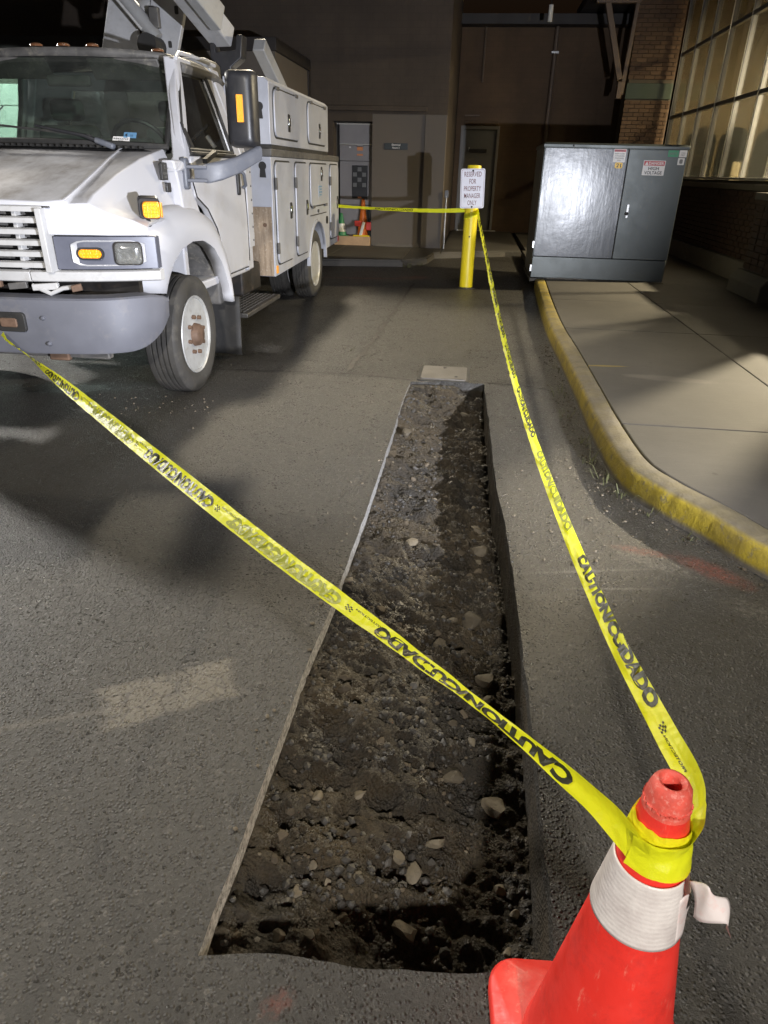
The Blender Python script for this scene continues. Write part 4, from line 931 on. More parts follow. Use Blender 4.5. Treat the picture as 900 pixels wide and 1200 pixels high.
# ---- doors
for sgn in (1, -1):
    nm = 'door'
    def dp(y, z, inn=0.): return (XC + sgn * ((.968 if z <= 1.2 else .968 - .018 * min(1, (z - 1.2) / .27)) - max(0, z - 1.47) * .33 - inn), y, z)
    lowp = [(4.87, 1.47), (4.86, 1.32), (4.90, 1.22), (5.08, 1.14), (5.24, 1.0), (5.36, .80), (5.41, .655), (5.93, .655), (5.965, .70), (5.975, 1.0), (5.975, 1.47)]
    m = MB(); n_ = len(lowp)
    A_ = [dp(y, z) for y, z in lowp]; B_ = [dp(y, z, .06) for y, z in lowp]
    m.add(A_ + B_, [tuple(range(n_)), tuple(range(2 * n_ - 1, n_ - 1, -1))] + [(i, (i + 1) % n_, n_ + (i + 1) % n_, n_ + i) for i in range(n_)]); dr = build(m, nm, 'white_paint', tr, .014, 3)
    of = [(4.80, 1.475), (4.86, 1.60), (5.04, 1.84), (5.25, 2.055), (5.32, 2.075), (5.84, 2.075), (5.92, 2.03), (5.965, 1.80), (5.975, 1.475)]
    nf = [(4.90, 1.505), (4.92, 1.64), (5.07, 1.81), (5.265, 2.00), (5.33, 2.03), (5.70, 2.035), (5.77, 1.99), (5.80, 1.80), (5.80, 1.505)]
    if sgn < 0: nf = nf[:5] + [(5.80, 2.045), (5.88, 2.01), (5.925, 1.80), (5.935, 1.505)]
    m = MB(); n_ = len(of); rings = [[dp(y, z) for y, z in of], [dp(y, z) for y, z in nf], [dp(y, z, .05) for y, z in nf], [dp(y, z, .05) for y, z in of]]
    m.loft([[r[i] for r in rings] for i in range(n_)] + [[r[0] for r in rings]], True, False); build(m, 'window_frame', 'white_paint', dr, .008)
    m = MB(); m.tube([dp(y, z, .004) for y, z in nf] + [dp(*nf[0], .004)], .014, 6); build(m, 'window_seal', 'black_rubber', dr)
    m = MB(); n_ = len(nf); m.add([dp(y, z, .025) for y, z in nf] + [dp(y, z, .030) for y, z in nf], [tuple(range(n_)), tuple(range(2 * n_ - 1, n_ - 1, -1))]); build(m, 'window_glass', 'door_glass', dr)
    m = MB(); m.add([dp(4.885, 1.49, -.004), dp(5.02, 1.49, -.004), dp(4.95, 1.68, -.004), dp(4.91, 1.66, -.004), dp(4.885, 1.49, .02), dp(5.02, 1.49, .02), dp(4.95, 1.68, .02), dp(4.91, 1.66, .02)], [(0, 1, 2, 3), (7, 6, 5, 4), (0, 4, 5, 1), (1, 5, 6, 2), (2, 6, 7, 3), (3, 7, 4, 0)]); build(m, 'mirror_sail', 'black_plastic', dr, .004)
    m = MB(); m.tube([dp(4.88, 1.485, -.008), dp(5.80, 1.485, -.008)], .013, 6); build(m, 'belt_moulding', 'black_rubber', dr)
    m = MB(); m.rrect('x', (5.80, 1.31), .055, .20, .02, XC + sgn * .955, XC + sgn * .975); hd = build(m, 'handle_recess', 'black_plastic', dr, .004)
    m = MB(); m.tube([(XC + sgn * .97, 5.85, 1.38), (XC + sgn * .995, 5.86, 1.36), (XC + sgn * .995, 5.89, 1.28), (XC + sgn * .97, 5.89, 1.26)], .014, 8); build(m, 'door_handle', 'grey_arm', dr)
    m = MB(); m.tube([dp(5.982, z, .006) for z in (.70, 1.0, 1.3, 1.47)], .0045, 6); build(m, 'door_gap', 'black_rubber', dr)
    m = MB(); m.tube([dp(y, z, .003) for y, z in lowp[1:8]], .0045, 6); build(m, 'door_gap', 'black_rubber', dr)
    # badges on the hood side
    m = MB(); m.loft([[(XC + sgn * x, y, z) for y, z in rrect_pts((4.545, 1.375 + 0), .085, .10, .008)] for x in (.885, .905)]); bd = build(m, 'badge', 'ink', tr, .003)
    m = MB(); xx = XC + sgn * .9065
    letters(m, 'SIERRA'[:0] + 'C', (xx, 4.545, 1.39), (0, sgn, 0), (0, 0, 1), .02); letters(m, 'KODIAK', (xx, 4.545, 1.358), (0, sgn, 0), (0, 0, 1), .013); letters(m, '4500', (xx, 4.545, 1.338), (0, sgn, 0), (0, 0, 1), .013); build(m, 'lettering', 'grey_ink', bd, recalc=False, smooth=0)
    m = MB(); m.loft([[(XC + sgn * x, y, z) for y, z in rrect_pts((4.56, 1.285), .06, .055, .008)] for x in (.90, .918)]); build(m, 'side_marker', 'black_plastic', tr, .003)
    # mirror: base, forked arm, tall head
    m = MB(); m.rrect('x', (4.76, 1.365), .07, .19, .025, XC + sgn * .925, XC + sgn * .972); mr = build(m, 'mirror_arm', 'grey_arm', tr, .012)
    for z in (1.405, 1.325):
        m = MB(); m.beam((XC + sgn * .96, 4.76, z), (XC + sgn * 1.09, 4.79, z), .06, .022); build(m, 'fork', 'grey_arm', mr, .006)
    m = MB(); m.loft([[(XC + sgn * (x + dx), y, z + dz) for dx, dz in rrect_pts((0, 0), .05, h, .02)] for x, y, z, h in ((1.03, 4.775, 1.365, .09), (1.09, 4.79, 1.367, .115), (1.16, 4.83, 1.385, .115), (1.25, 4.92, 1.42, .10), (1.36, 5.06, 1.495, .09))]); build(m, 'arm', 'grey_arm', mr, .006)
    m = MB(); m.beam((XC + sgn * 1.0, 5.0, 1.44), (XC + sgn * .965, 5.32, 1.50), .03, .03); build(m, 'stay', 'black_plastic', mr)
    mx, my, mz = XC + sgn * 1.265, 5.06, 1.75
    m = MB(); m.loft([[(mx + u, my + o, mz + v) for u, v in rrect_pts((0, 0), w, h, .035, 5)] for o, w, h in ((-.085, .10, .36), (-.075, .15, .41), (-.045, .186, .435), (.03, .198, .45), (.05, .196, .448))]); mh = build(m, 'mirror_head', 'black_plastic', tr, smooth=50)
    m = MB(); m.prism(rrect_pts((mx, mz), .17, .42, .025), 'y', my + .046, my + .054); build(m, 'mirror_glass', 'chrome', mh)
    m = MB(); m.prism(rrect_pts((mx + .012, mz + .0), .042, .155, .003), 'y', my - .094, my - .078); build(m, 'reflector', 'reflector', mh)
    # step below the door
    m = MB(); m.bx(XC + sgn * (.86 if sgn > 0 else .86) - .16, XC + sgn * .86 + .17, 5.62, 6.66, .285, .325); sp_ = build(m, 'side_step', 'steel_floor', tr, .008)
    m = MB()
    for i in range(24):
        for j in range(7):
            m.box((XC + sgn * .86 - .12 + j * .04, 5.66 + i * .041, .328), (.022, .008, .008), Matrix.Rotation(.8 * (1 if (i + j) % 2 else -1), 3, 'Z'))
    tag(build(m, 'tread_studs', 'steel_floor', sp_), kind='stuff')
    m = MB(); m.bx(XC + sgn * .70 - .02, XC + sgn * .70 + .02, 5.5, 6.65, .33, .56); build(m, 'step_panel', 'dark_metal', sp_)
    # rear corner strip with rivets
    m = MB(); m.bx(XC + sgn * .955 - .006, XC + sgn * .955 + .006, 6.02, 6.16, .80, 1.52); rs = build(m, 'corner_strip', 'white_paint', cab, .003)
    for i in range(7):
        m = MB(); m.lathe([(.009, 0), (.007, sgn * .006), (0, sgn * .007)], (XC + sgn * .961, 6.125, .85 + i * .105), 'x', 10); build(m, 'rivet', 'liner', rs)
# ---- service body
sb = None
y0, y1 = 6.74, 10.02; HB = .975
def bodyring(x):
    P = [(y0, .47), (y0, 1.50), (y1, 1.50), (y1, .52)]
    P += [(8.68 + .46 * math.cos(a), max(.50, .40 + .45 * math.sin(a))) for a in [math.pi * i / 18 for i in range(19)]]
    return [(x, y, z) for y, z in P]
for sgn in (1, -1):
    m = MB(); m.loft([bodyring(XC + sgn * HB), bodyring(XC + sgn * (HB - .42))]); bx_ = build(m, 'side_bin', 'alu_white', tr, .006)
    sb = bx_ if sgn == 1 else sb
    m = MB(); m.bx(XC + sgn * (HB - .21) - .22, XC + sgn * (HB - .21) + .22, y0 - .01, y1 + .01, 1.502, 1.565); build(m, 'top_rail', 'liner', bx_, .008)
    m = MB(); m.loft([[(XC + sgn * x, y, z) for x, z in ((HB - .01, 1.60), (HB - .01, 2.085), (HB - .05, 2.12), (HB - .42, 2.12), (HB - .42, 1.60))] for y in (6.80, 9.42)]); ub = build(m, 'upper_bin', 'alu_white', tr, .006)
    m = MB(); m.bx(XC + sgn * (HB - .2) - .19, XC + sgn * (HB - .2) + .19, 6.83, 9.39, 1.565, 1.60); build(m, 'bin_plinth', 'black_rubber', ub)
    def door(parent, ya, yb, za, zb, r, xw, latch, hinge, lbl=None, nm='bin_door'):
        c = ((ya + yb) / 2, (za + zb) / 2); w, h = yb - ya, zb - za
        m = MB(); m.rrect('x', c, w + .03, h + .03, r + .01, xw - sgn * .004, xw + sgn * .003); sl = build(m, 'door_seal', 'black_rubber', parent)
        m = MB(); m.rrect('x', c, w, h, r, xw, xw + sgn * .018); d = build(m, nm, 'alu_white', parent, .005, 3)
        for (ly_, lz_) in latch:
            m = MB(); m.rrect('x', (ly_, lz_), .085, .15, .012, xw + sgn * .016, xw + sgn * .022); lt = build(m, 'latch_plate', 'black_plastic', parent, .002)
            m = MB(); m.bx(xw + sgn * .022, xw + sgn * .030, ly_ - .028, ly_ + .028, lz_ - .03, lz_ + .045); build(m, 'latch', 'chrome', parent, .004)
        for (ly_, lz_, vert) in hinge:
            m = MB(); m.box((xw + sgn * .02, ly_, lz_), (.02, .035 if vert else .10, .10 if vert else .03)); build(m, 'hinge', 'liner', parent, .004)
    X_ = XC + sgn * HB; XU = XC + sgn * (HB - .01)
    door(bx_, 6.83, 7.43, .575, 1.46, .07, X_, [(7.35, 1.03)], [(6.82, 1.28, True), (6.82, .72, True)])
    door(bx_, 7.60, 8.15, .575, 1.46, .07, X_, [(8.07, 1.03)], [(7.59, 1.28, True), (7.59, .72, True)])
    door(bx_, 8.29, 9.25, 1.03, 1.46, .06, X_, [(8.86, 1.36)], [(8.40, 1.02, False), (9.1, 1.02, False)])
    door(bx_, 9.42, 9.95, .60, 1.46, .06, X_, [(9.86, 1.02)], [(9.41, 1.28, True), (9.41, .75, True)])
    door(ub, 6.92, 7.86, 1.665, 2.045, .08, XU, [(7.42, 1.80)], [(7.02, 2.05, False), (7.74, 2.05, False)], nm='bin_door')
    door(ub, 8.28, 9.24, 1.665, 2.045, .08, XU, [(8.84, 1.80)], [(8.40, 2.05, False), (9.12, 2.05, False)], nm='bin_door')
    m = MB(); m.lathe([(.045, 0), (.045, sgn * .012), (0, sgn * .012)], (X_, 9.22, .84), 'x', 18); build(m, 'fuel_cap', 'dark_metal', bx_)
    m = MB(); m.bx(X_, X_ + sgn * .006, 8.30, 9.2, .925, .935); build(m, 'seam', 'black_rubber', bx_)
    m = MB(); m.rrect('x', (8.72, .965), .07, .035, .005, X_, X_ + sgn * .008); build(m, 'small_plate', 'black_plastic', bx_)
    m = MB(); m.rrect('x', (8.78, 1.17), .22, .16, .003, X_ + sgn * .018, X_ + sgn * .020); dc = build(m, 'decal', 'alu_white', bx_)
    m = MB()
    for i, w_ in enumerate((.15, .12, .17, .10)): m.bx(X_ + sgn * .0202, X_ + sgn * .0208, 8.78 - .02 - w_ / 2 + .03, 8.78 - .02 + w_ / 2 + .03, 1.22 - i * .03, 1.235 - i * .03)
    m.bx(X_ + sgn * .0202, X_ + sgn * .0208, 8.68, 8.705, 1.12, 1.235); build(m, 'decal_print', 'blue_label', bx_, recalc=False)
    m = MB(); m.rrect('x', (6.80, .53), .05, .07, .005, X_, X_ + sgn * .006); build(m, 'side_reflector', 'reflector', bx_)
    m = MB(); m.rrect('x', (9.98, .56), .05, .07, .005, X_, X_ + sgn * .006); build(m, 'side_reflector', 'danger_red', bx_)
    m = MB(); a_ = [math.pi * i / 18 for i in range(19)]
    m.loft([[(XC + sgn * x, 8.68 + (.46 + o) * math.cos(a), .40 + (.45 + o) * math.sin(a)) for x, o in ((HB + .012, 0), (HB + .012, .03), (HB - .03, .03), (HB - .03, 0))] for a in a_], True, True); build(m, 'arch_lip', 'alu_white', bx_, .004)
    # front face: brown weathered panel below, keyhole shaped vents
    m = MB(); m.bx(XC + sgn * (HB - .20) - .19, XC + sgn * (HB - .20) + .185, y0 - .012, y0, .475, 1.085); pn = build(m, 'weathered_panel', 'brown_panel', bx_, .003)
    m = MB(); m.lathe([(.018, 0), (.018, -.008), (0, -.008)], (XC + sgn * (HB - .08), y0 - .012, .93), 'y', 14); build(m, 'bolt', 'rust', bx_)
    def keyhole(parent, cx_, cz_, yy_):
        m = MB(); pts = [(cx_ + .035 * math.cos(a), cz_ + .035 + .035 * math.sin(a)) for a in [math.radians(-50 + 280 * i / 14) for i in range(15)]] + [(cx_ - .03, cz_ - .06), (cx_ + .03, cz_ - .06)]
        m.prism(pts, 'y', yy_ - .004, yy_ + .002); build(m, 'keyhole_vent', 'black_rubber', parent)
    keyhole(bx_, XC + sgn * (HB - .08), 1.39, y0 - .002); keyhole(ub, XC + sgn * (HB - .10), 1.86, 6.797); keyhole(bx_, XC + sgn * (HB - .32), 1.39, y0 - .002)
m = MB(); m.bx(XC - HB + .42, XC + HB - .42, 6.76, 10.0, .74, .80); m.bx(XC - HB + .42, XC + HB - .42, 6.76, 6.80, .8, 1.50); build(m, 'bed', 'alu_white', tr)
m = MB(); m.bx(XC - .95, XC + .95, 10.02, 10.12, .55, .68); build(m, 'rear_bumper', 'dark_metal', tr, .01)
# ---- boom: turret plates, cylinders, main boom resting on its cradle
m = MB(); m.bx(XC - .45, XC + .35, 7.0, 7.6, .8, 2.28); bm_ = build(m, 'boom_pedestal', 'boom_grey', tr, .03)
for x, dz in ((-.75, 0), (-.42, 0), (-.38, .0), (.0, 0)):
    pass
m = MB(); m.prism([(-3.62, 2.28), (-3.25, 2.28), (-3.22, 2.52), (-3.38, 2.80), (-3.46, 2.76)], 'y', 7.25, 7.30); build(m, 'turret_plate', 'boom_white', bm_, .006)
m = MB(); m.prism([(-3.19, 2.28), (-2.90, 2.26), (-2.76, 2.68), (-2.86, 2.92), (-3.02, 2.92), (-3.17, 2.44)], 'y', 7.28, 7.34); tp = build(m, 'turret_plate', 'boom_white', bm_, .006)
for x_, z_, w_ in ((-2.84, 2.67, .035), (-2.93, 2.41, .03), (-3.08, 2.55, .012)):
    m = MB(); m.prism(rrect_pts((x_, z_), w_, w_ * 1.8, w_ * .3), 'y', 7.272, 7.285); build(m, 'slot', 'black_rubber', bm_)
m = MB(); m.tube([(-3.02, 7.2, 2.44), (-3.50, 7.2, 3.0)], .065, 16); build(m, 'hydraulic_cylinder', 'boom_grey', bm_)
m = MB(); m.tube([(-3.12, 7.12, 2.50), (-3.62, 7.1, 3.05)], .012, 8); build(m, 'hydraulic_hose', 'trim_white', bm_)
m = MB(); m.lathe([(.0, -.2), (.09, -.2), (.09, .1), (0, .1)], (-3.06, 7.25, 2.38), 'y', 18); build(m, 'pivot', 'black_rubber', bm_)
m = MB(); m.tube([(-3.25, 7.35, 2.62), (-2.8, 7.5, 3.0)], .10, 16); build(m, 'hydraulic_cylinder', 'boom_grey', bm_)
m = MB(); m.tube([(-3.2, 7.18, 2.46), (-3.05, 7.18, 2.46)], .01, 8); build(m, 'handle', 'white_paint', bm_)
m = MB(); m.box((-3.02, 7.2, 2.60), (.09, .06, .16)); build(m, 'valve_block', 'liner', bm_, .01)
a, b = Vector((-2.34, 7.05, 2.43)), Vector((-2.62, 5.95, 2.98))
m = MB(); m.beam(a, b, .20, .17); mbm = build(m, 'main_boom', 'boom_white', bm_, .012)
dv = (b - a).normalized(); sv = dv.cross(Vector((0, 0, 1))).normalized()
m = MB(); m.beam(a + dv * .28 - sv * .12 - Vector((0, 0, .03)), b - sv * .12 - Vector((0, 0, .03)), .10, .20); build(m, 'boom_fairing', 'boom_grey', bm_, .008)
m = MB(); m.beam(a + sv * .03 + Vector((0, 0, .088)), b + sv * .03 + Vector((0, 0, .088)), .09, .012); build(m, 'boom_rib', 'boom_grey', bm_, .004)
for t_ in (.25, .6):
    m = MB(); p = a + dv * t_ + Vector((0, 0, .092)); m.lathe([(.016, 0), (.016, .012), (0, .012)], p, 'z', 10); build(m, 'bolt', 'dark_metal', bm_)
m = MB(); m.prism([(-2.44, 2.38), (-2.44, 2.27), (-2.36, 2.20), (-2.36, 1.5), (-2.26, 1.5), (-2.26, 2.20), (-2.16, 2.27), (-2.14, 2.44), (-2.19, 2.44), (-2.21, 2.33), (-2.39, 2.31), (-2.40, 2.38)], 'y', 6.95, 7.10); build(m, 'boom_cradle', 'black_plastic', bm_, .008)
m = MB(); m.beam((-2.18, 7.6, 2.46), (-2.10, 8.3, 2.02), .12, .12); build(m, 'lower_boom', 'boom_grey', bm_, .01)
# ================================================================== BUILDING AT THE BACK
bl = thing('back_building', 'dark taupe painted building closing the end of the lane with a recess and grey door', 'building', (0, 14.0, 0))
Hh = 9.0
m = MB()
m.bx(-14, -2.70, 14.0, 14.3, .08, Hh); m.bx(-2.70, -1.985, 14.0, 14.3, 2.20, Hh); m.bx(-1.985, -1.03, 14.04, 14.3, .08, 2.32); m.bx(-1.985, -.645, 14.0, 14.3, 2.32, Hh)
m.bx(-.94, -.645, 14.3, 18.8, .08, Hh)
build(m, 'wall', 'stucco', bl)
m = MB(); m.bx(-1.03, -.645, 13.985, 14.3, .08, 2.32); build(m, 'corner_pier', 'wall_paint', bl, .006)
m = MB(); m.bx(-1.985, -1.032, 14.02, 14.045, .11, 2.32); build(m, 'smooth_panel', 'wall_paint', bl)
m = MB(); m.bx(-2.80, -1.0, 13.90, 14.02, 2.36, 2.44); build(m, 'ledge', 'stucco', bl, .01)
m = MB(); m.bx(-1.90, -1.05, 13.99, 14.02, .09, .15)
for i in range(30):
    x = -1.95 + .9 * i / 30; m.box((x, 14.01, .11 + random.uniform(0, .04)), (random.uniform(.02, .06), .03, random.uniform(.02, .05)), Matrix.Rotation(random.uniform(-.5, .5), 3, 'Y'))
tag(build(m, 'crumbled_footing', 'stone_trim', bl), kind='stuff')
# back wall with the grey door, lower and browner
m = MB(); m.bx(-.64, -.52, 18.8, 19.1, .08, 4.36); m.bx(-.52, .40, 18.8, 19.1, 2.42, 4.36); m.bx(.40, 3.8, 18.8, 19.1, .08, 4.36); build(m, 'rear_wall', 'stucco_dark', bl)
m = MB(); m.bx(-.645, 3.4, 18.4, 19.3, 4.36, 4.55); build(m, 'eave', 'roof_metal', bl)
dr = None
m = MB(); m.bx(-.50, .385, 18.84, 18.89, .12, 2.34); dr = build(m, 'door', 'door_grey', bl, .004)
for q in ((-.52, -.455, .11, 2.42), (.34, .40, .11, 2.42), (-.455, .34, 2.345, 2.42)):
    m = MB(); m.bx(q[0], q[1], 18.78, 18.88, q[2], q[3]); build(m, 'door_frame', 'frame_grey', bl, .004)
m = MB(); m.bx(-.30, .13, 18.80, 18.84, 1.86, 1.93); build(m, 'door_closer', 'black_plastic', dr, .004)
m = MB(); m.bx(-.31, -.28, 18.81, 18.84, 1.90, 1.97); build(m, 'closer_arm', 'galv', dr)
m = MB(); m.bx(-.46, .50, 18.70, 18.80, .106, .125); build(m, 'threshold', 'aluminium', dr)
m = MB(); m.lathe([(.03, 0), (.03, -.05), (0, -.06)], (-.39, 18.84, 1.08), 'y', 14); build(m, 'door_knob', 'galv', dr)
m = MB(); m.bx(-.45, .35, 18.68, 18.80, 2.44, 2.52); build(m, 'door_lintel', 'stucco_dark', bl, .01)
m = MB(); m.tube([(1.48, 18.72, 2.0), (1.48, 18.72, 4.36)], .05, 10); dp_ = build(m, 'downpipe', 'brown_steel', bl)
m = MB(); m.bx(1.40, 1.56, 18.66, 18.80, 3.86, 3.90); build(m, 'pipe_clamp', 'galv', dp_)
m = MB(); m.tube([(-.1, 18.74, 3.3), (-.1, 18.74, 4.36)], .025, 8); build(m, 'conduit', 'brown_steel', bl)
m = MB(); m.bx(-.45, -.1, 18.72, 18.80, 2.62, 2.64); build(m, 'small_bracket', 'brown_steel', bl)
# recess with switchgear
m = MB(); m.bx(-2.72, -2.70, 14.28, 15.0, .1, 2.22); m.bx(-1.985, -1.965, 14.3, 15.0, .1, 2.22); m.bx(-2.70, -1.985, 14.3, 15.0, 2.20, 2.24); m.bx(-2.72, -1.965, 15.0, 15.05, .1, 2.24); build(m, 'recess_lining', 'frame_grey', bl)
m = MB(); m.bx(-2.70, -1.985, 14.3, 15.0, .12, .24); m.bx(-2.70, -2.00, 13.995, 14.3, .09, .262); build(m, 'threshold_board', 'wood', bl, .004)
sg = thing('switchgear_cabinet', 'tall taupe metal switchgear cabinet standing inside the recess of the back building', 'electrical cabinet', (-2.34, 14.530, .24))
for i, (z0, z1) in enumerate(((.24, .80), (.805, 1.56), (1.565, 1.83), (1.835, 2.18))):
    m = MB(); m.bx(-2.66, -2.0, 14.400, 14.760, z0, z1); build(m, 'front_panel', 'switchgear', sg, .006)
m = MB(); m.bx(-2.66, -2.0, 14.380, 14.410, 1.835, 1.85); build(m, 'edge_strip', 'aluminium', sg)
m = MB(); m.bx(-2.70, -2.0, 14.350, 14.380, 2.165, 2.185); build(m, 'edge_strip', 'aluminium', sg)
m = MB(); m.bx(-2.42, -2.12, 14.380, 14.402, .92, 1.49); pn = build(m, 'breaker_panel', 'black_plastic', sg, .003)
for r_ in range(4):
    for c_ in range(3):
        m = MB(); m.bx(-2.40 + c_ * .09, -2.325 + c_ * .09, 14.370, 14.382, 1.12 + r_ * .09, 1.19 + r_ * .09); build(m, 'breaker', 'ink' if (r_ + c_) % 2 else 'grey_ink', pn, .002)
for (x, z, w, h, mt) in ((-2.27, 1.80, .11, .025, 'white_label'), (-2.27, 1.74, .11, .075, 'orange_label'), (-2.27, 1.655, .11, .03, 'orange_label'), (-2.27, .92, .07, .03, 'orange_label'), (-2.46, 1.78, .035, .025, 'white_label'), (-2.5, 2.20, .14, .03, 'orange_label')):
    m = MB(); yy_ = 14.392 if z > .95 else 14.375
    if z > 2.19: yy_ = 14.340
    m.bx(x - w / 2, x + w / 2, yy_, yy_ + .012, z, z + h); build(m, 'warning_label', mt, sg)
# name plate beside the recess
t = thing('room_sign', 'small dark name plate with two lines of pale lettering beside the recess', 'sign', (-1.54, 14.0, 1.76))
m = MB(); m.rrect('y', (-1.545, 1.812), .43, .105, .012, 14.004, 14.022); pl = build(m, 'plate', 'dark_blue_sign', t, .003)
m = MB(); letters(m, 'Electrical', (-1.545, 14.0025, 1.822), (1, 0, 0), (0, 0, 1), .032); letters(m, 'Room 2', (-1.545, 14.0025, 1.775), (1, 0, 0), (0, 0, 1), .030); build(m, 'lettering', 'white_label', t, recalc=False, smooth=0)
t = thing('upright_pipe', 'thin pale metal pipe standing against the corner pier of the back building', 'pipe', (-.575, 13.93, .1))
m = MB(); m.tube([(-.575, 13.94, .10), (-.575, 13.94, 1.02)], .016, 10); build(m, 'tube', 'galv', t)
m = MB(); m.rrect('y', (-.575, 1.05), .07, .13, .02, 13.925, 13.955); build(m, 'box_head', 'grey_arm', t, .004)
# wing on the left with its dark sloping eave
wg = thing('side_wing', 'low pale beige building wing with dark fascia behind the truck', 'building', (-5.6, 12.8, 0))
m = MB(); m.bx(-8.5, -3.13, 11.75, 13.98, .08, 2.95); build(m, 'wall', 'wall_paint', wg)
m = MB(); m.bx(-8.6, -3.09, 11.68, 13.97, 2.95, 3.12); build(m, 'fascia', 'roof_metal', wg, .01)
m = MB(); m.bx(-3.16, -3.10, 13.86, 13.96, .1, 2.95); build(m, 'corner_trim', 'roof_metal', wg)
for i in range(8):
    m = MB(); m.bx(-8.45, -5.2, 11.70, 11.75, .1 + i * .30, .392 + i * .30); build(m, 'added_shutter_slat', 'cone_white', wg, .01)  # made-up white shutter, added as a bright patch behind the cab window
lw = thing('yard_wall', 'pale rendered yard wall far to the left behind the truck', 'wall', (-16, 8, 0))
m = MB(); m.bx(-16.2, -16.0, -3, 15, 0, 3.4); build(m, 'wall_face', 'cone_white', lw)
m = MB(); m.bx(-16.25, -15.95, -3, 15, 3.4, 3.5); build(m, 'coping', 'stone_trim', lw)
# traffic cones and bits stored in the recess
def cone_small(loc, label, body, collar, base, h=.7, lean=0.):
    t = thing('traffic_cone', label, 'traffic cone', loc, 'traffic cones stored in the recess')
    x, y, z = loc; dx = lean
    m = MB(); m.prism(rrect_pts((x, y), .30, .30, .03), 'z', z, z + .03); build(m, 'base', base, t, .006)
    m = MB(); m.loft([[(x + dx * hh + r * math.cos(a), y + r * math.sin(a), z + hh * h) for a in [2 * math.pi * i / 20 for i in range(20)]] for r, hh in ((.115, .04), (.07, .5), (.032, .97), (.024, 1.0))]); build(m, 'body', body, t, smooth=40)
    m = MB(); m.loft([[(x + dx * hh + r * math.cos(a), y + r * math.sin(a), z + hh * h) for a in [2 * math.pi * i / 20 for i in range(20)]] for r, hh in ((.100, .22), (.067, .56))], True, False); build(m, 'collar', collar, t, smooth=40)
cone_small((-2.60, 14.200, .24), 'dark traffic cone with white collar on a green base in the recess', 'cone_green', 'cone_white', 'cone_green', .42)
cone_small((-2.17, 14.200, .24), 'tall bright orange traffic cone in the right corner of the recess', 'cone_orange', 'cone_orange', 'dark_metal', .68)
t = thing('folded_stand', 'red and white folded sign stand in front of the orange cone in the recess', 'sign stand', (-2.15, 14.100, .25))
m = MB(); m.box((-2.25, 14.060, .49), (.13, .04, .10)); build(m, 'red_block', 'red_plastic', t, .012)
m = MB(); m.box((-2.03, 14.060, .45), (.12, .05, .15)); build(m, 'red_block', 'red_plastic', t, .012)
m = MB(); m.beam((-2.20, 14.060, .27), (-2.13, 14.050, .52), .05, .05); build(m, 'white_leg', 'cone_white', t, .006)
m = MB(); m.beam((-2.02, 14.080, .27), (-2.05, 14.090, .78), .04, .05); build(m, 'dark_leg', 'dark_blue_sign', t, .006)
m = MB(); m.bx(-2.34, -2.02, 14.030, 14.140, .262, .285); build(m, 'foot', 'bollard', t, .006)
# ================================================================== WINDOW WALL ON THE RIGHT
wb = thing('window_building', 'brick building with a tall lit window wall along the right side of the walk', 'building', (5.5, 12.0, 0))
GX = 3.82; Y0, Y1 = 7.65, 16.75
m = MB(); m.bx(3.80, 4.02, 7.2, 17.0, .0, 1.28); build(m, 'knee_wall', 'mortar', wb)
m = MB(); r_ = 0; zz = .40
while zz < 1.24:
    y = 7.2 + (.11 if r_ % 2 else 0)
    while y < 16.9:
        w = .205; m.bx(3.772 + random.uniform(-.003, .003), 3.81, y + .005, y + w - .005, zz, zz + .062); y += .215
    zz += .073; r_ += 1
tag(build(m, 'brickwork', 'brick_dark', wb, smooth=0, recalc=False), kind='stuff')
y = 7.2; ii = 0
while y < 16.9:
    m = MB(); m.prism([(3.66, .1), (3.66, .34), (3.70, .395), (3.80, .395), (3.80, .1)], 'y', y + .004, min(y + 1.5, 16.99) - .004); build(m, 'plinth_stone', 'stone_trim', wb, .012); y += 1.5
y = 7.2
while y < 16.9:
    m = MB(); m.prism([(3.70, 1.285), (3.69, 1.36), (3.84, 1.405), (4.05, 1.405), (4.05, 1.285)], 'y', y + .003, min(y + 1.8, 16.99) - .003); build(m, 'sill_stone', 'stone_trim', wb, .008); y += 1.8
m = MB(); m.bx(3.72, 3.95, Y0, Y1, 1.406, 1.44); build(m, 'sill_flashing', 'aluminium', wb, .006)
# buttress of brick at the near end
m = MB(); m.bx(3.42, 3.78, 8.75, 9.62, .12, 1.20); bt = build(m, 'buttress', 'mortar', wb)
m = MB(); r_ = 0; zz = .42
while zz < 1.15:
    x = 3.41 + (.0 if r_ % 2 else -.05)
    for yy_ in np.arange(8.74, 9.60, .215): m.bx(3.395 + random.uniform(-.004, .004), 3.43, yy_ + .005, min(yy_ + .20, 9.64), zz, zz + .062)
    for xx in (3.40, 3.60): m.bx(xx + .004, xx + .185, 9.60, 9.642 + random.uniform(-.003, .003), zz, zz + .062)
    zz += .073; r_ += 1
tag(build(m, 'brickwork', 'brick_dark', bt, smooth=0, recalc=False), kind='stuff')
m = MB(); m.prism([(3.30, .12), (3.30, .30), (3.38, .40), (3.80, .40), (3.80, .12)], 'y', 8.66, 9.74); build(m, 'plinth_stone', 'stone_trim', bt, .015)
m = MB(); m.bx(3.36, 3.80, 8.70, 9.68, 1.20, 1.28); build(m, 'cap_stone', 'stone_trim', bt, .01)
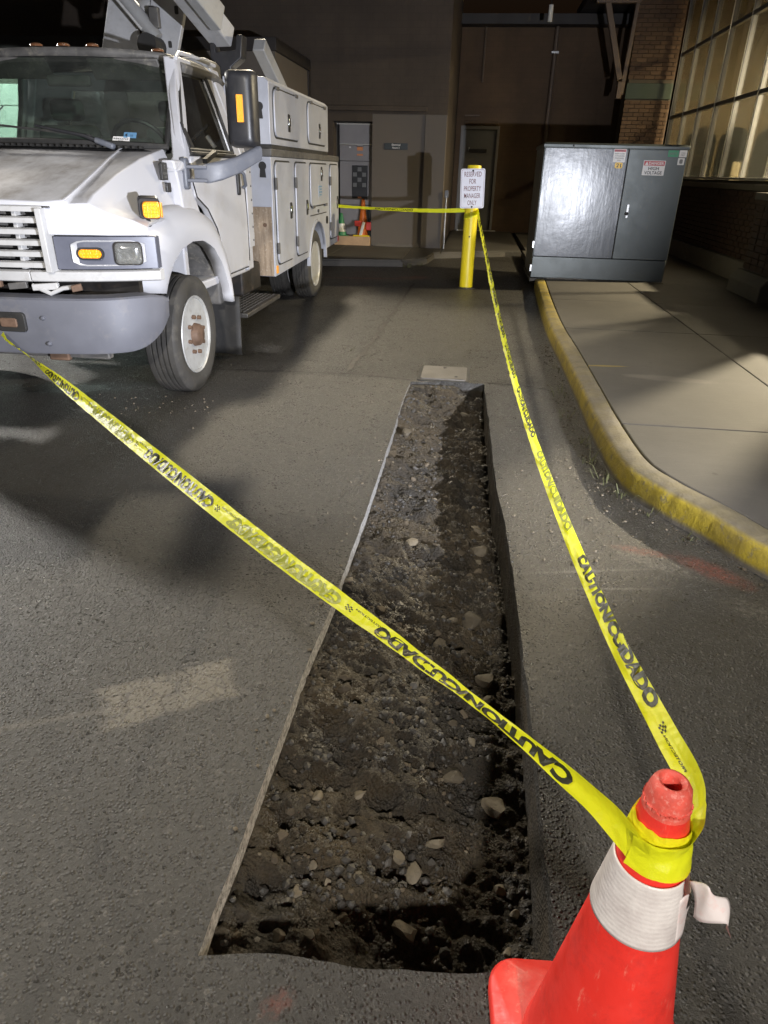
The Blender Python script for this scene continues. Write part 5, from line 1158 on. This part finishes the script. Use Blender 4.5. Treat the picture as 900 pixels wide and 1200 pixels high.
# glazing grid
MU = [Y1 - 1.0 * i for i in range(10)]; TR = [1.44, 2.52, 3.60, 4.68, 5.76]
for i, y in enumerate(MU):
    m = MB(); m.bx(GX - .030, GX + .028, y - .018, y + .018, 1.44, 5.9); mu = build(m, 'mullion', 'door_grey', wb, .006)
    m = MB(); m.bx(GX - .042, GX - .031, y - .010, y + .010, 1.44, 5.9); build(m, 'cover_cap', 'aluminium', mu, .004)
for z in TR[1:]:
    for i in range(len(MU) - 1):
        m = MB(); m.bx(GX - .026, GX + .026, MU[i + 1] + .019, MU[i] - .019, z - .030, z + .030); build(m, 'transom', 'frame_grey', wb, .005)
for a, b in zip(TR[:-1], TR[1:]):
    for i in range(len(MU) - 1):
        m = MB(); m.bx(GX + .005, GX + .013, MU[i + 1] + .017, MU[i] - .017, a + (.029 if a > 1.5 else 0), b - .029); build(m, 'pane', 'pane', wb)
# room behind the glass
m = MB(); m.bx(3.9, 9.5, 7.2, 17.0, .9, 1.0); m.bx(9.4, 9.5, 7.2, 17.0, 1, 6); m.bx(3.95, 9.5, 7.1, 7.2, 1, 6); m.bx(3.9, 9.5, 7.2, 17.0, 5.95, 6.05); build(m, 'room_shell', 'cream', wb)
m = MB(); m.bx(3.88, 9.5, 17.0, 17.1, 0.5, 6.0); iw = build(m, 'room_end_wall', 'cream', wb)
for cx_, w_ in ((4.55, .30), (5.22, .31), (5.95, .33), (6.75, .36)):
    pts = [(cx_ - w_, 1.0)] + [(cx_ + w_ * math.cos(a), 2.06 + w_ * 1.05 * math.sin(a)) for a in [math.pi - math.pi * i / 16 for i in range(17)]] + [(cx_ + w_, 1.0)]
    m = MB(); m.prism(pts, 'y', 16.965, 17.0); nc = build(m, 'arched_niche', 'niche', iw)
    inn = [(cx_ + (x - cx_) * .72, 1.0 + (z - 1.0) * .72) for x, z in pts]
    m = MB(); m.prism(inn, 'y', 16.94, 16.965); build(m, 'niche_panel', 'niche', nc)
for cx_, w_, z_ in ((6.12, .12, 2.0), (5.36, .10, 1.75), (4.70, .05, 1.7), (6.85, .12, 1.95)):
    m = MB(); m.bx(cx_ - w_, cx_ + w_, 16.90, 16.94, 1.0, z_); build(m, 'lit_room_opening', 'lit_doorway', iw, .01)
m = MB(); m.bx(6.85, 6.95, 7.2, 17.0, 1.0, 1.6); build(m, 'partition', 'niche', wb)
m = MB(); m.lathe([(.0, .02), (.16, .02), (.20, .0), (.20, -.04), (.0, -.04)], (6.2, 10.6, 3.86), 'z', 24); m.tube([(6.2, 10.6, 3.88), (6.2, 10.6, 5.95)], .012, 6); build(m, 'pendant_lamp', 'aluminium', wb)
m = MB(); m.lathe([(.0, .02), (.16, .02), (.20, .0), (.20, -.04), (.0, -.04)], (6.0, 14.6, 4.21), 'z', 24); m.tube([(6.0, 14.6, 4.23), (6.0, 14.6, 5.95)], .012, 6); build(m, 'pendant_lamp', 'aluminium', wb)
# brick pillar at the far end, brick by brick on a mortar core
pl = thing('brick_pillar', 'red brown brick pillar with a dull green band between the window wall and the back wall', 'pillar', (3.32, 17.2, 0))
m = MB(); m.bx(2.90, 3.80, 17.02, 17.6, .1, 6.0); build(m, 'core', 'mortar', pl)
m = MB(); m.bx(2.87, 3.79, 16.985, 17.02, 2.86, 3.14); build(m, 'painted_band', 'green_band', pl, .004)
bmesh_brick = None; zz = .14; r_ = 0; cnt = 0
while zz < 5.2 and cnt < 296:
    x = 2.875 + (0 if r_ % 2 else -.105)
    while x < 3.78:
        x0, x1 = max(2.875, x + .005), min(3.79, x + .205)
        if x1 - x0 > .03 and not (2.80 < zz < 3.14) and cnt < 298:
            L_ = x1 - x0
            if abs(L_ - .2) < .004 and bmesh_brick is not None:
                o = bpy.data.objects.new('brick', bmesh_brick); COL.objects.link(o); o.parent = pl
                o.location = Vector(((x0 + x1) / 2, 17.005 + random.uniform(-.006, .006), zz + .031)) - ORG[pl.name]; o.rotation_euler = (0, random.uniform(-.012, .012), 0)
            else:
                m = MB(); m.bx(x0, x1, 16.99, 17.02, zz, zz + .062); o = build(m, 'brick', 'brick', pl, smooth=0)
                if abs(L_ - .2) < .004: bmesh_brick = o.data
            cnt += 1
        x += .21
    zz += .0735; r_ += 1
    if zz < 1.55 and r_ == 1: zz = 1.52
# steel brace and dark roof above the pillar
st = thing('steel_brace', 'brown steel roof brace beside the top of the brick pillar', 'roof brace', (2.6, 16.7, 3.1))
m = MB(); m.beam((2.22, 16.7, 4.45), (2.66, 16.7, 3.16), .11, .11, (0, 1, 0)); build(m, 'diagonal_leg', 'brown_steel', st, .01)
m = MB(); m.beam((2.80, 16.72, 4.5), (2.73, 16.72, 2.9), .08, .10, (0, 1, 0)); build(m, 'upright_leg', 'brown_steel', st, .01)
m = MB(); m.beam((2.0, 16.7, 4.48), (2.85, 16.7, 4.48), .12, .14, (0, 1, 0)); build(m, 'top_rail', 'brown_steel', st, .01)
m = MB(); m.box((2.68, 16.7, 2.98), (.10, .12, .30)); build(m, 'foot_plate', 'brown_steel', st, .01)
rfm = thing('roof_canopy', 'dark metal roof edge high above the brace', 'roof', (2.4, 17.5, 4.5))
m = MB(); m.bx(1.9, 3.9, 16.4, 19.2, 4.58, 4.75); build(m, 'roof_sheet', 'roof_metal', rfm)
t = thing('hanging_fitting', 'small pale tube fitting hanging from the roof edge high over the back wall', 'light fitting', (1.18, 17.0, 4.2))
m = MB(); m.tube([(1.17, 17.0, 4.17), (1.17, 17.0, 4.45)], .045, 12); build(m, 'tube', 'cone_white', t)
m = MB(); m.tube([(1.17, 17.0, 4.45), (1.17, 17.0, 4.56)], .012, 6); m.bx(1.0, 2.0, 16.95, 17.05, 4.56, 4.62); build(m, 'hanger', 'roof_metal', t)
# ================================================================== TRANSFORMER CABINET
tc = thing('transformer_cabinet', 'large grey green steel transformer cabinet at the end of the kerb', 'electrical cabinet', (1.69, 10.7, .13))
X0, X1, YF = .80, 2.575, 10.07
m = MB(); m.bx(X0 + .005, X1 - .005, YF + .012, 11.35, .14, .415); build(m, 'plinth', 'cabinet', tc, .006)
m = MB(); m.bx(X0 - .01, X1 + .01, YF - .03, 11.4, .09, .137); build(m, 'concrete_pad', 'walk', tc, .01)
m = MB(); m.bx(X0, X1, YF + .02, 11.35, .417, 1.735); build(m, 'tank', 'cabinet', tc, .006)
m = MB(); m.loft([[(x, y, z) for x, y in ((X0 - .012 + o, YF - .016 + o), (X1 + .012 - o, YF - .016 + o), (X1 + .012 - o, 11.365 - o), (X0 - .012 + o, 11.365 - o))] for z, o in ((1.728, 0), (1.768, 0), (1.785, .03))]); lid = build(m, 'lid', 'cabinet', tc, .006)
m = MB(); m.rrect('y', ((X0 + 1.848) / 2 + .006, 1.072), 1.848 - X0 - .012, 1.302, .008, YF - .002, YF + .024); dl = tag(build(m, 'door', 'cabinet_door', tc, .004), 'scuffed grey door with wipe marks')
m = MB(); m.rrect('y', ((X1 + 1.858) / 2, 1.072), X1 - 1.858 - .004, 1.302, .008, YF - .002, YF + .024); dr_ = tag(build(m, 'door', 'cabinet', tc, .004), 'dull green grey door with warning labels')
m = MB(); m.bx(1.846, 1.86, YF + .014, YF + .03, .42, 1.73); build(m, 'door_gap', 'black_rubber', tc)
m = MB(); m.rrect('y', (1.952, 1.01), .032, .17, .012, YF - .02, YF - .002); hn = build(m, 'handle', 'galv', dr_, .004)
m = MB(); m.lathe([(.022, 0), (.022, -.03), (0, -.035)], (1.945, YF - .002, .98), 'y', 14); build(m, 'padlock', 'dark_metal', hn)
for z in (.52, .22):
    m = MB(); m.bx(X0 - .02, X0 + .01, YF - .006, YF + .05, z, z + .09); build(m, 'hinge', 'galv', tc, .004)
m = MB(); m.lathe([(.012, 0), (.01, -.008), (0, -.01)], (1.16, YF - .017, 1.75), 'y', 12); build(m, 'lid_bolt', 'dark_metal', lid)
m = MB()
for i in range(16): m.box((1.05 + i * .035 + random.uniform(-.01, .01), YF - .02, .137 + random.uniform(0, .01)), (random.uniform(.02, .05), .02, .015))
tag(build(m, 'flaked_sealant', 'stone_trim', tc), kind='stuff')
YL = YF - .003
def label_plate(x0, x1, z0, z1, mt, parent=dr_, r=.006):
    m = MB(); m.rrect('y', ((x0 + x1) / 2, (z0 + z1) / 2), x1 - x0, z1 - z0, r, YL - .0015, YL + .001); return build(m, 'warning_label', mt, parent)
def write(parent, items, mt):
    m = MB()
    for s, x, z, h, w in items: letters(m, s, (x, YL - .0035, z), (1, 0, 0), (0, 0, 1), h, w, .02)
    build(m, 'lettering', mt, parent, recalc=False, smooth=0)
l1 = label_plate(2.055, 2.325, 1.435, 1.605, 'white_label')
m = MB(); m.rrect('y', (2.19, 1.572), .255, .052, .004, YL - .003, YL - .001); build(m, 'red_header', 'danger_red', l1)
m = MB(); m.prism([(2.075, 1.552), (2.117, 1.552), (2.096, 1.592)], 'y', YL - .0042, YL - .003); build(m, 'warning_triangle', 'white_label', l1)
write(l1, [('DANGER', 2.215, 1.556, .032, .185)], 'white_label'); write(l1, [('HIGH', 2.19, 1.495, .038, .13), ('VOLTAGE', 2.19, 1.446, .038, .215)], 'ink')
l2 = label_plate(1.672, 1.822, 1.575, 1.725, 'white_label', dl)
m = MB(); m.rrect('y', (1.747, 1.706), .14, .026, .003, YL - .003, YL - .001); build(m, 'red_header', 'danger_red', l2)
write(l2, [('CAUTION', 1.747, 1.698, .016, .1)], 'ink'); write(l2, [('KEEP CLEAR', 1.747, 1.665, .013, .12), ('AUTHORIZED', 1.747, 1.64, .013, .12), ('PERSONNEL', 1.747, 1.615, .013, .11), ('ONLY', 1.747, 1.59, .013, .05)], 'grey_ink')
l3 = label_plate(1.705, 1.80, 1.505, 1.573, 'yellow_label', dl, .02); write(l3, [('21', 1.752, 1.517, .045, .06)], 'ink')
l4 = label_plate(2.335, 2.463, 1.648, 1.722, 'green_label'); l5 = label_plate(2.472, 2.562, 1.648, 1.725, 'white_label'); l6 = label_plate(2.468, 2.548, 1.560, 1.638, 'white_label')
write(l4, [('SAFETY', 2.40, 1.675, .022, .09)], 'cabinet_ink' if 'cabinet_ink' in MAT else 'grey_ink'); write(l5, [('CALL', 2.517, 1.688, .014, .05), ('FIRST', 2.517, 1.664, .014, .05)], 'grey_ink')
m = MB(); m.rrect('y', (2.508, 1.60), .04, .05, .012, YL - .003, YL - .001); build(m, 'picture_print', 'grey_ink', l6)
# ================================================================== BOLLARD AND ITS SIGN
BX, BY = -.070, 9.80
bo = thing('bollard', 'yellow plastic sleeved bollard standing at the far end of the trench', 'bollard', (BX, BY, 0))
m = MB(); m.lathe([(.088, -.02), (.088, 1.488), (.084, 1.498), (.05, 1.502), (0, 1.503)], (BX, BY, 0), 'z', 40); build(m, 'sleeve', 'bollard', bo, smooth=40)
m = MB(); m.lathe([(.010, -.004), (.010, .004), (0, .006)], (BX + .0, BY - .092, .66), 'y', 12); build(m, 'bolt', 'dark_metal', bo)
m = MB(); m.lathe([(.12, .0), (.118, .012), (.092, .02), (.09, .02)], (BX, BY, 0), 'z', 32); build(m, 'ground_ring', 'cut_asphalt', bo)
sn = thing('parking_sign', 'white metal sign with red lettering bolted to the yellow bollard', 'sign', (BX, BY - .10, 1.0))
SY = BY - .105; rz = Matrix.Rotation(math.radians(-2.0), 3, 'Y')
def sg_(u, v, o=0.): q = rz @ Vector((u, 0, v)); return (BX - .005 + q.x, SY - o, 1.232 + q.z)
m = MB(); m.loft([[sg_(u, v, o) for u, v in rrect_pts((0, 0), .305, .457, .022, 5)] for o in (0, .003)]); pn = build(m, 'sign_panel', 'sign_white', sn)
m = MB(); A_ = rrect_pts((0, 0), .283, .435, .018, 5); B_ = rrect_pts((0, 0), .277, .429, .016, 5)
m.loft([[sg_(u, v, .0042) for u, v in A_], [sg_(u, v, .0042) for u, v in B_]], True, False); build(m, 'border_print', 'red_ink', pn, recalc=False, smooth=0)
m = MB(); ux = rz @ Vector((1, 0, 0)); uz = rz @ Vector((0, 0, 1))
for s, z, w in (('RESERVED', .142, .215), ('FOR', .060, .085), ('PROPERTY', -.024, .215), ('MANAGER', -.106, .205), ('ONLY', -.188, .115)):
    letters(m, s, sg_(0, z - .004, .0046), ux, uz, .058, w, .006)
build(m, 'lettering', 'red_ink', pn, recalc=False, smooth=0)
for v in (.205, -.212):
    m = MB(); m.lathe([(.012, .004), (.012, -.003), (.008, -.007), (0, -.008)], sg_(0, v, .004), 'y', 12); build(m, 'bolt', 'dark_metal', sn)
m = MB(); m.bx(BX - .02, BX + .02, SY + .001, BY - .08, 1.04, 1.44); build(m, 'backing_strip', 'galv', sn)
# ================================================================== NEAR TRAFFIC CONE
CX, CY = .309, .680
ck = thing('traffic_cone', 'red orange traffic cone in the foreground with caution tape wrapped round its neck', 'traffic cone', (CX, CY, 0))
rb = Matrix.Rotation(math.radians(4), 3, 'Z')
def cb(u, v, z): q = rb @ Vector((u, v, 0)); return (CX + q.x, CY + q.y, z)
m = MB(); m.loft([[cb(u, v, z) for u, v in rrect_pts((0, 0), w, w, r, 6)] for w, r, z in ((.322, .05, .004), (.334, .055, .012), (.334, .055, .030), (.322, .05, .040), (.275, .12, .046), (.252, .122, .062))]); build(m, 'base', 'cone', ck, smooth=50)
def cr(z): return .0245 + (.71 - z) * .148
prof = [(cr(.05) + .006, .045)] + [(cr(z), z) for z in (.07, .2, .33, .45, .52, .58, .64, .665)]
m = MB(); m.lathe(prof, (CX, CY, 0), 'z', 56, False); build(m, 'body', 'cone', ck, smooth=40)
m = MB(); top = [(cr(.665), .665), (cr(.675), .679), (.0275, .694), (.0255, .703), (.0220, .709), (.0180, .711), (.0145, .709), (.0132, .704), (.0128, .696), (.0125, .64)]
rings = []
for r, z in top:
    rings.append([(CX + (r + (.0008 if r > .024 else .0002) * mnoise.noise(Vector((math.cos(a) * 3, math.sin(a) * 3, z * 60)))) * math.cos(a), CY + r * math.sin(a), z + (.0014 if r > .024 else .0003) * mnoise.noise(Vector((math.cos(a) * 4, math.sin(a) * 4, z * 40 + 3)))) for a in [2 * math.pi * i / 48 for i in range(48)]])
m.loft(rings, True, False); build(m, 'nose', 'cone_worn', ck, smooth=50)
m = MB()                                            # frayed lip of torn rubber below the nose
for i in range(34):
    a = 2 * math.pi * i / 34 + random.uniform(-.05, .05); r = cr(.676) + .0005; h = random.uniform(.002, .006)
    m.box((CX + r * math.cos(a), CY + r * math.sin(a), .676 + random.uniform(-.002, .002)), (.003, random.uniform(.003, .006), h), Matrix.Rotation(a, 3, 'Z') @ Matrix.Rotation(random.uniform(-.6, .6), 3, 'X'))
tag(build(m, 'frayed_lip', 'cone_worn', ck), kind='stuff')
m = MB(); a0, a1 = math.radians(-235), math.radians(-42)
m.loft([[(CX + (cr(z) + .0018) * math.cos(a), CY + (cr(z) + .0018) * math.sin(a), z) for z in (.455, .46, .51, .56, .565)] for a in np.linspace(a0, a1, 40)], False, False); cl = build(m, 'collar', 'collar', ck, smooth=60, recalc=False)
mo = cl.modifiers.new('thick', 'SOLIDIFY'); mo.thickness = .002
m = MB(); b0, b1 = math.radians(-50), math.radians(32)
def torn(u, v):
    a = b0 + (b1 - b0) * u; ztop = .535 - .02 * u + .006 * math.sin(u * 9); z = .458 + (ztop - .458) * v; r = cr(z) + .004 + .004 * max(0, math.sin(u * 11 + v * 5)) * u + .012 * u * v
    return (CX + r * math.cos(a), CY + r * math.sin(a), z)
m.grid(torn, 24, 10); tk = tag(build(m, 'collar', 'torn_collar', ck, smooth=60, recalc=False), 'crumpled torn part of the white collar'); mo = tk.modifiers.new('thick', 'SOLIDIFY'); mo.thickness = .0015
def flap(u, v):
    # strip of torn sheeting hanging out to the right
    p = Vector((CX + .040, CY - .036, .572)); side = Vector((.046, -.010, -.014)); dn_ = Vector((.012, -.012, -.046))
    q = p + side * u + dn_ * v * (1.15 - .25 * u); q += Vector((0, -.012, .016)) * math.sin(math.pi * u) + Vector((.004, 0, .004)) * math.sin(7 * u + 3 * v); return tuple(q)
m = MB(); m.grid(flap, 14, 8); fl = tag(build(m, 'torn_flap', 'torn_collar', ck, smooth=60, recalc=False), 'pinkish white strip of torn sheeting sticking out'); mo = fl.modifiers.new('thick', 'SOLIDIFY'); mo.thickness = .0012
m = MB(); p0 = Vector(flap(.80, 1)); m.add([p0, Vector(flap(1, 1)), p0 + Vector((.008, -.006, -.020)), p0 + Vector((0, .001, 0)), Vector(flap(1, 1)) + Vector((0, .001, 0)), p0 + Vector((.008, -.005, -.020))], [(0, 1, 2), (5, 4, 3), (0, 3, 4, 1), (1, 4, 5, 2), (2, 5, 3, 0)]); build(m, 'torn_corner', 'torn_collar', fl)
def flap2(u, v):
    a = math.radians(-8 + 30 * u); z = .50 + .02 * v - .05 * u; r = cr(z) + .004 + .02 * u * (1 - v)
    return (CX + r * math.cos(a), CY + r * math.sin(a), z - .03 * v)
m = MB(); m.grid(flap2, 8, 5); o = build(m, 'torn_flap', 'torn_collar', ck, smooth=60, recalc=False); mo = o.modifiers.new('thick', 'SOLIDIFY'); mo.thickness = .0012
# ================================================================== CAUTION TAPE
def spline(P, n):
    P = [Vector(p) for p in P]; segs = len(P) - 1; out = []
    for k in range(n + 1):
        t = min(k / n * segs, segs - 1e-6); i = int(t); t -= i
        p0 = P[i - 1] if i else P[0] * 2 - P[1]; p1, p2 = P[i], P[i + 1]; p3 = P[i + 2] if i + 2 <= segs else P[-1] * 2 - P[-2]
        out.append(.5 * ((2 * p1) + (p2 - p0) * t + (2 * p0 - 5 * p1 + 4 * p2 - p3) * t * t + (3 * p1 - p0 - 3 * p2 + p3) * t ** 3))
    return out
class Tape:
    def __init__(s, ctrl, n=260, wr=.002, seed=0, fold=0.):
        s.c = spline([c[0] for c in ctrl], n); s.w = spline([c[1] for c in ctrl], n); s.wr = wr; s.seed = seed; s.fold = fold
        s.L = [0.]
        for a, b in zip(s.c[:-1], s.c[1:]): s.L.append(s.L[-1] + (b - a).length)
    def at(s, d, t, o=0.):
        """d metres along, t in -1..1 across, o lifted off the face"""
        L = np.array(s.L); i = int(np.clip(np.searchsorted(L, d) - 1, 0, len(L) - 2)); f = (d - L[i]) / max(1e-9, L[i + 1] - L[i])
        c = s.c[i].lerp(s.c[i + 1], f); w = s.w[i].lerp(s.w[i + 1], f); tg = (s.c[i + 1] - s.c[i]).normalized(); nn = tg.cross(w.normalized()).normalized()
        if nn.dot(Vector((0, -1, .6))) < 0: nn = -nn
        wob = s.wr * mnoise.noise(Vector((d * 9, t * 1.6, s.seed))) * 2 + s.wr * .6 * math.sin(d * 55 + 2 * t + 4 * mnoise.noise(Vector((d * 4, 0, s.seed)))) * abs(t)
        return c + w * t + nn * (wob + o + s.fold * (abs(t) - .5) * w.length)
    def mesh(s, name, parent=None, n=None, nt=8):
        n = n or int(s.L[-1] / .006); m = MB(); m.grid(lambda u, v: tuple(s.at(u * s.L[-1], 2 * v - 1)), n, nt)
        return build(m, name, 'tape', parent, smooth=70, recalc=False)
    def word(s, mb, txt, d0, d1, t0, t1, o=.0007, bold=.03):
        v, f, w = text_mesh(txt, bold); mb.add([tuple(s.at(d0 + (d1 - d0) * p[0] / w, t0 + (t1 - t0) * p[1], o)) for p in v], f)
tp1 = thing('caution_tape', 'yellow caution tape stretched from the truck bumper to the near traffic cone', 'caution tape', (-1.1, 2.1, .5), 'caution tape round the trench')
hw = .038
def V(*a): return Vector(a)
T1 = Tape([(V(CX + (cr(0.5980) + 0.004) * math.cos(math.radians(30)), CY + (cr(0.5980) + 0.004) * math.sin(math.radians(30)), 0.5980), V(-.0035 * math.cos(math.radians(30)), -.0035 * math.sin(math.radians(30)), .026)), (V(CX + (cr(0.6010) + 0.004) * math.cos(math.radians(-10)), CY + (cr(0.6010) + 0.004) * math.sin(math.radians(-10)), 0.6010), V(-.0035 * math.cos(math.radians(-10)), -.0035 * math.sin(math.radians(-10)), .026)), (V(CX + (cr(0.6040) + 0.004) * math.cos(math.radians(-50)), CY + (cr(0.6040) + 0.004) * math.sin(math.radians(-50)), 0.6040), V(-.0035 * math.cos(math.radians(-50)), -.0035 * math.sin(math.radians(-50)), .026)), (V(CX + (cr(0.6070) + 0.004) * math.cos(math.radians(-90)), CY + (cr(0.6070) + 0.004) * math.sin(math.radians(-90)), 0.6070), V(-.0035 * math.cos(math.radians(-90)), -.0035 * math.sin(math.radians(-90)), .026)), (V(CX + (cr(0.6100) + 0.004) * math.cos(math.radians(-130)), CY + (cr(0.6100) + 0.004) * math.sin(math.radians(-130)), 0.6100), V(-.0035 * math.cos(math.radians(-130)), -.0035 * math.sin(math.radians(-130)), .026)), (V(CX + (cr(0.6130) + 0.004) * math.cos(math.radians(-165)), CY + (cr(0.6130) + 0.004) * math.sin(math.radians(-165)), 0.6130), V(-.0035 * math.cos(math.radians(-165)), -.0035 * math.sin(math.radians(-165)), .026)), (V(.225, .735, .608), V(.004, .006, .018)), (V(.08, .90, .597), V(.006, .008, .003)), (V(-.12, 1.10, .587), V(.010, .0115, .007)), (V(-.45, 1.42, .575), V(.015, .015, .011)), (V(-.85, 1.82, .568), V(.014, .016, .016)), (V(-1.3, 2.27, .563), V(.013, .013, .018)), (V(-1.75, 2.72, .560), V(.007, .008, .020)), (V(-2.15, 3.12, .557), V(.008, .005, -.009)), (V(-2.40, 3.36, .556), V(-.004, .004, .009)), (V(-2.56, 3.54, .555), V(.006, .004, .010))], 300, .0020, 1.0, .25)
T1.mesh('film', tp1)
def put_print(T, parent, mode, *a, **k):
    mb = MB(); T.word(mb, *a, **k); build(mb, 'print' if mode == 'b' else 'faded_print', 'tape_ink' if mode == 'b' else 'tape_ghost', parent, recalc=False, smooth=0)
def logo(T, parent, q, lo, hi):
    ink = MB()
    for i in range(4):
        for j in range(4):
            if (i + j) % 2 == 0:
                x0, x1 = q + i * .006, q + i * .006 + .006; y0_, y1_ = (j - 2) * .16, (j - 1) * .16
                ink.add([tuple(T.at(x, y, .0008)) for x, y in ((x0, y0_), (x1, y0_), (x1, y1_), (x0, y1_))], [(0, 1, 2, 3)])
    tag(build(ink, 'chequered_mark', 'tape_ink', parent, recalc=False, smooth=0), kind='stuff')
    put_print(T, parent, 'b', 'PROTECTION', q - .10, q - .005, lo * .8, lo * .8 + (hi - lo) * .16)
def tape_print(T, parent, start, rep, plan, lo, hi):
    for k, mode in enumerate(plan):
        a = start + k * rep; b = a + rep * .80
        if b > T.L[-1]: break
        put_print(T, parent, mode, 'CAUTION/CUIDADO', a, b, lo, hi, bold=.062)
        if mode == 'g': put_print(T, parent, 'g', 'CAUTION/CUIDADO', a + .012, b + .012, hi * 1.2, hi * .2, .0012, bold=.062)
        logo(T, parent, b + rep * .13, lo, hi)
tape_print(T1, tp1, .26, .62, 'bgbgbb', .64, -.64)
tp2 = thing('caution_tape', 'yellow caution tape running from the near traffic cone to the yellow bollard', 'caution tape', (.2, 5, .5), 'caution tape round the trench')
T2 = Tape([(V(CX + (cr(0.6060) + 0.006) * math.cos(math.radians(-150)), CY + (cr(0.6060) + 0.006) * math.sin(math.radians(-150)), 0.6060), V(-.0035 * math.cos(math.radians(-150)), -.0035 * math.sin(math.radians(-150)), .026)), (V(CX + (cr(0.6090) + 0.006) * math.cos(math.radians(-110)), CY + (cr(0.6090) + 0.006) * math.sin(math.radians(-110)), 0.6090), V(-.0035 * math.cos(math.radians(-110)), -.0035 * math.sin(math.radians(-110)), .026)), (V(CX + (cr(0.6120) + 0.006) * math.cos(math.radians(-70)), CY + (cr(0.6120) + 0.006) * math.sin(math.radians(-70)), 0.6120), V(-.0035 * math.cos(math.radians(-70)), -.0035 * math.sin(math.radians(-70)), .026)), (V(CX + (cr(0.6150) + 0.006) * math.cos(math.radians(-30)), CY + (cr(0.6150) + 0.006) * math.sin(math.radians(-30)), 0.6150), V(-.0035 * math.cos(math.radians(-30)), -.0035 * math.sin(math.radians(-30)), .026)), (V(CX + .046, CY + .004, .628), V(.006, -.002, .024)), (V(.370, .755, .634), V(.011, 0, .018)), (V(.366, .90, .604), V(.016, .004, .010)), (V(.343, 1.25, .560), V(.015, .003, .009)), (V(.304, 1.8, .545), V(.014, .002, .009)), (V(.264, 2.5, .545), V(.012, 0, .010)), (V(.218, 3.5, .575), V(.009, 0, .015)), (V(.165, 5.0, .65), V(.011, 0, .017)), (V(.11, 6.8, .765), V(.008, 0, .022)), (V(.05, 8.6, .885), V(.007, 0, .026)), (V(.018, 9.78, .965), V(.005, 0, .030))], 320, .0026, 5.0, .3)
T2.mesh('film', tp2)
# lettering on this run reads towards the viewer
for k, mode in enumerate('bgbbbbbbbbb'):
    a = .40 + k * .74; b = a + .60
    if b > T2.L[-1]: break
    put_print(T2, tp2, mode, 'CAUTION/CUIDADO', b, a, -.35, .85, bold=.062)
logo(T2, tp2, .33, -.35, .85)
tp3 = thing('caution_tape', 'yellow caution tape running level from the yellow bollard to the rear of the truck', 'caution tape', (-1, 9.9, .9), 'caution tape round the trench')
T3 = Tape([(V(BX - .085, BY - .02, .975), V(0, .004, .026)), (V(-.5, 9.84, .955), V(0, .006, .024)), (V(-1.0, 9.92, .950), V(0, .012, .020)), (V(-1.5, 9.98, .955), V(0, .02, .014)), (V(-1.95, 10.06, .968), V(0, .012, .02))], 120, .002, 8.0)
T3.mesh('film', tp3)
put_print(T3, tp3, 'b', 'CAUTION/CUIDADO', 1.22, .70, -.6, .6)
# wraps: round the bollard and round the cone's neck
def band(cx, cy, rf, z0, z1, a0, a1, dz, wr, seed, n=90, nv=22):
    m = MB()
    def f(u, v):
        a = a0 + (a1 - a0) * u; z = z0 + (z1 - z0) * v + dz * u
        fo = v * 3.2 + .9 * mnoise.noise(Vector((a * 1.3, 0, seed))) + a * .35; tri_ = abs((fo % 1.0) - .5) * 2
        r = rf(z) + .0015 + wr * .5 * (1 + mnoise.noise(Vector((a * 2.6, v * 3, seed)))) + wr * .9 * tri_ * (.4 + .6 * abs(mnoise.noise(Vector((a * 1.7, seed, 2)))))
        return (cx + r * math.cos(a), cy + r * math.sin(a), z + wr * mnoise.noise(Vector((a * 3, seed, v))) * 2)
    m.grid(f, n, nv); return m
build(band(BX, BY, lambda z: .088, .86, .925, math.radians(-180), math.radians(0), .055, .0015, 2), 'bollard_wrap', 'tape', tp3, smooth=70, recalc=False)
build(band(CX, CY, cr, .612, .650, math.radians(-200), math.radians(170), -.012, .0018, 4), 'cone_wrap', 'tape', tp1, smooth=70, recalc=False)
build(band(CX, CY, cr, .578, .620, math.radians(-205), math.radians(30), .022, .0016, 9), 'cone_wrap', 'tape', tp1, smooth=70, recalc=False)
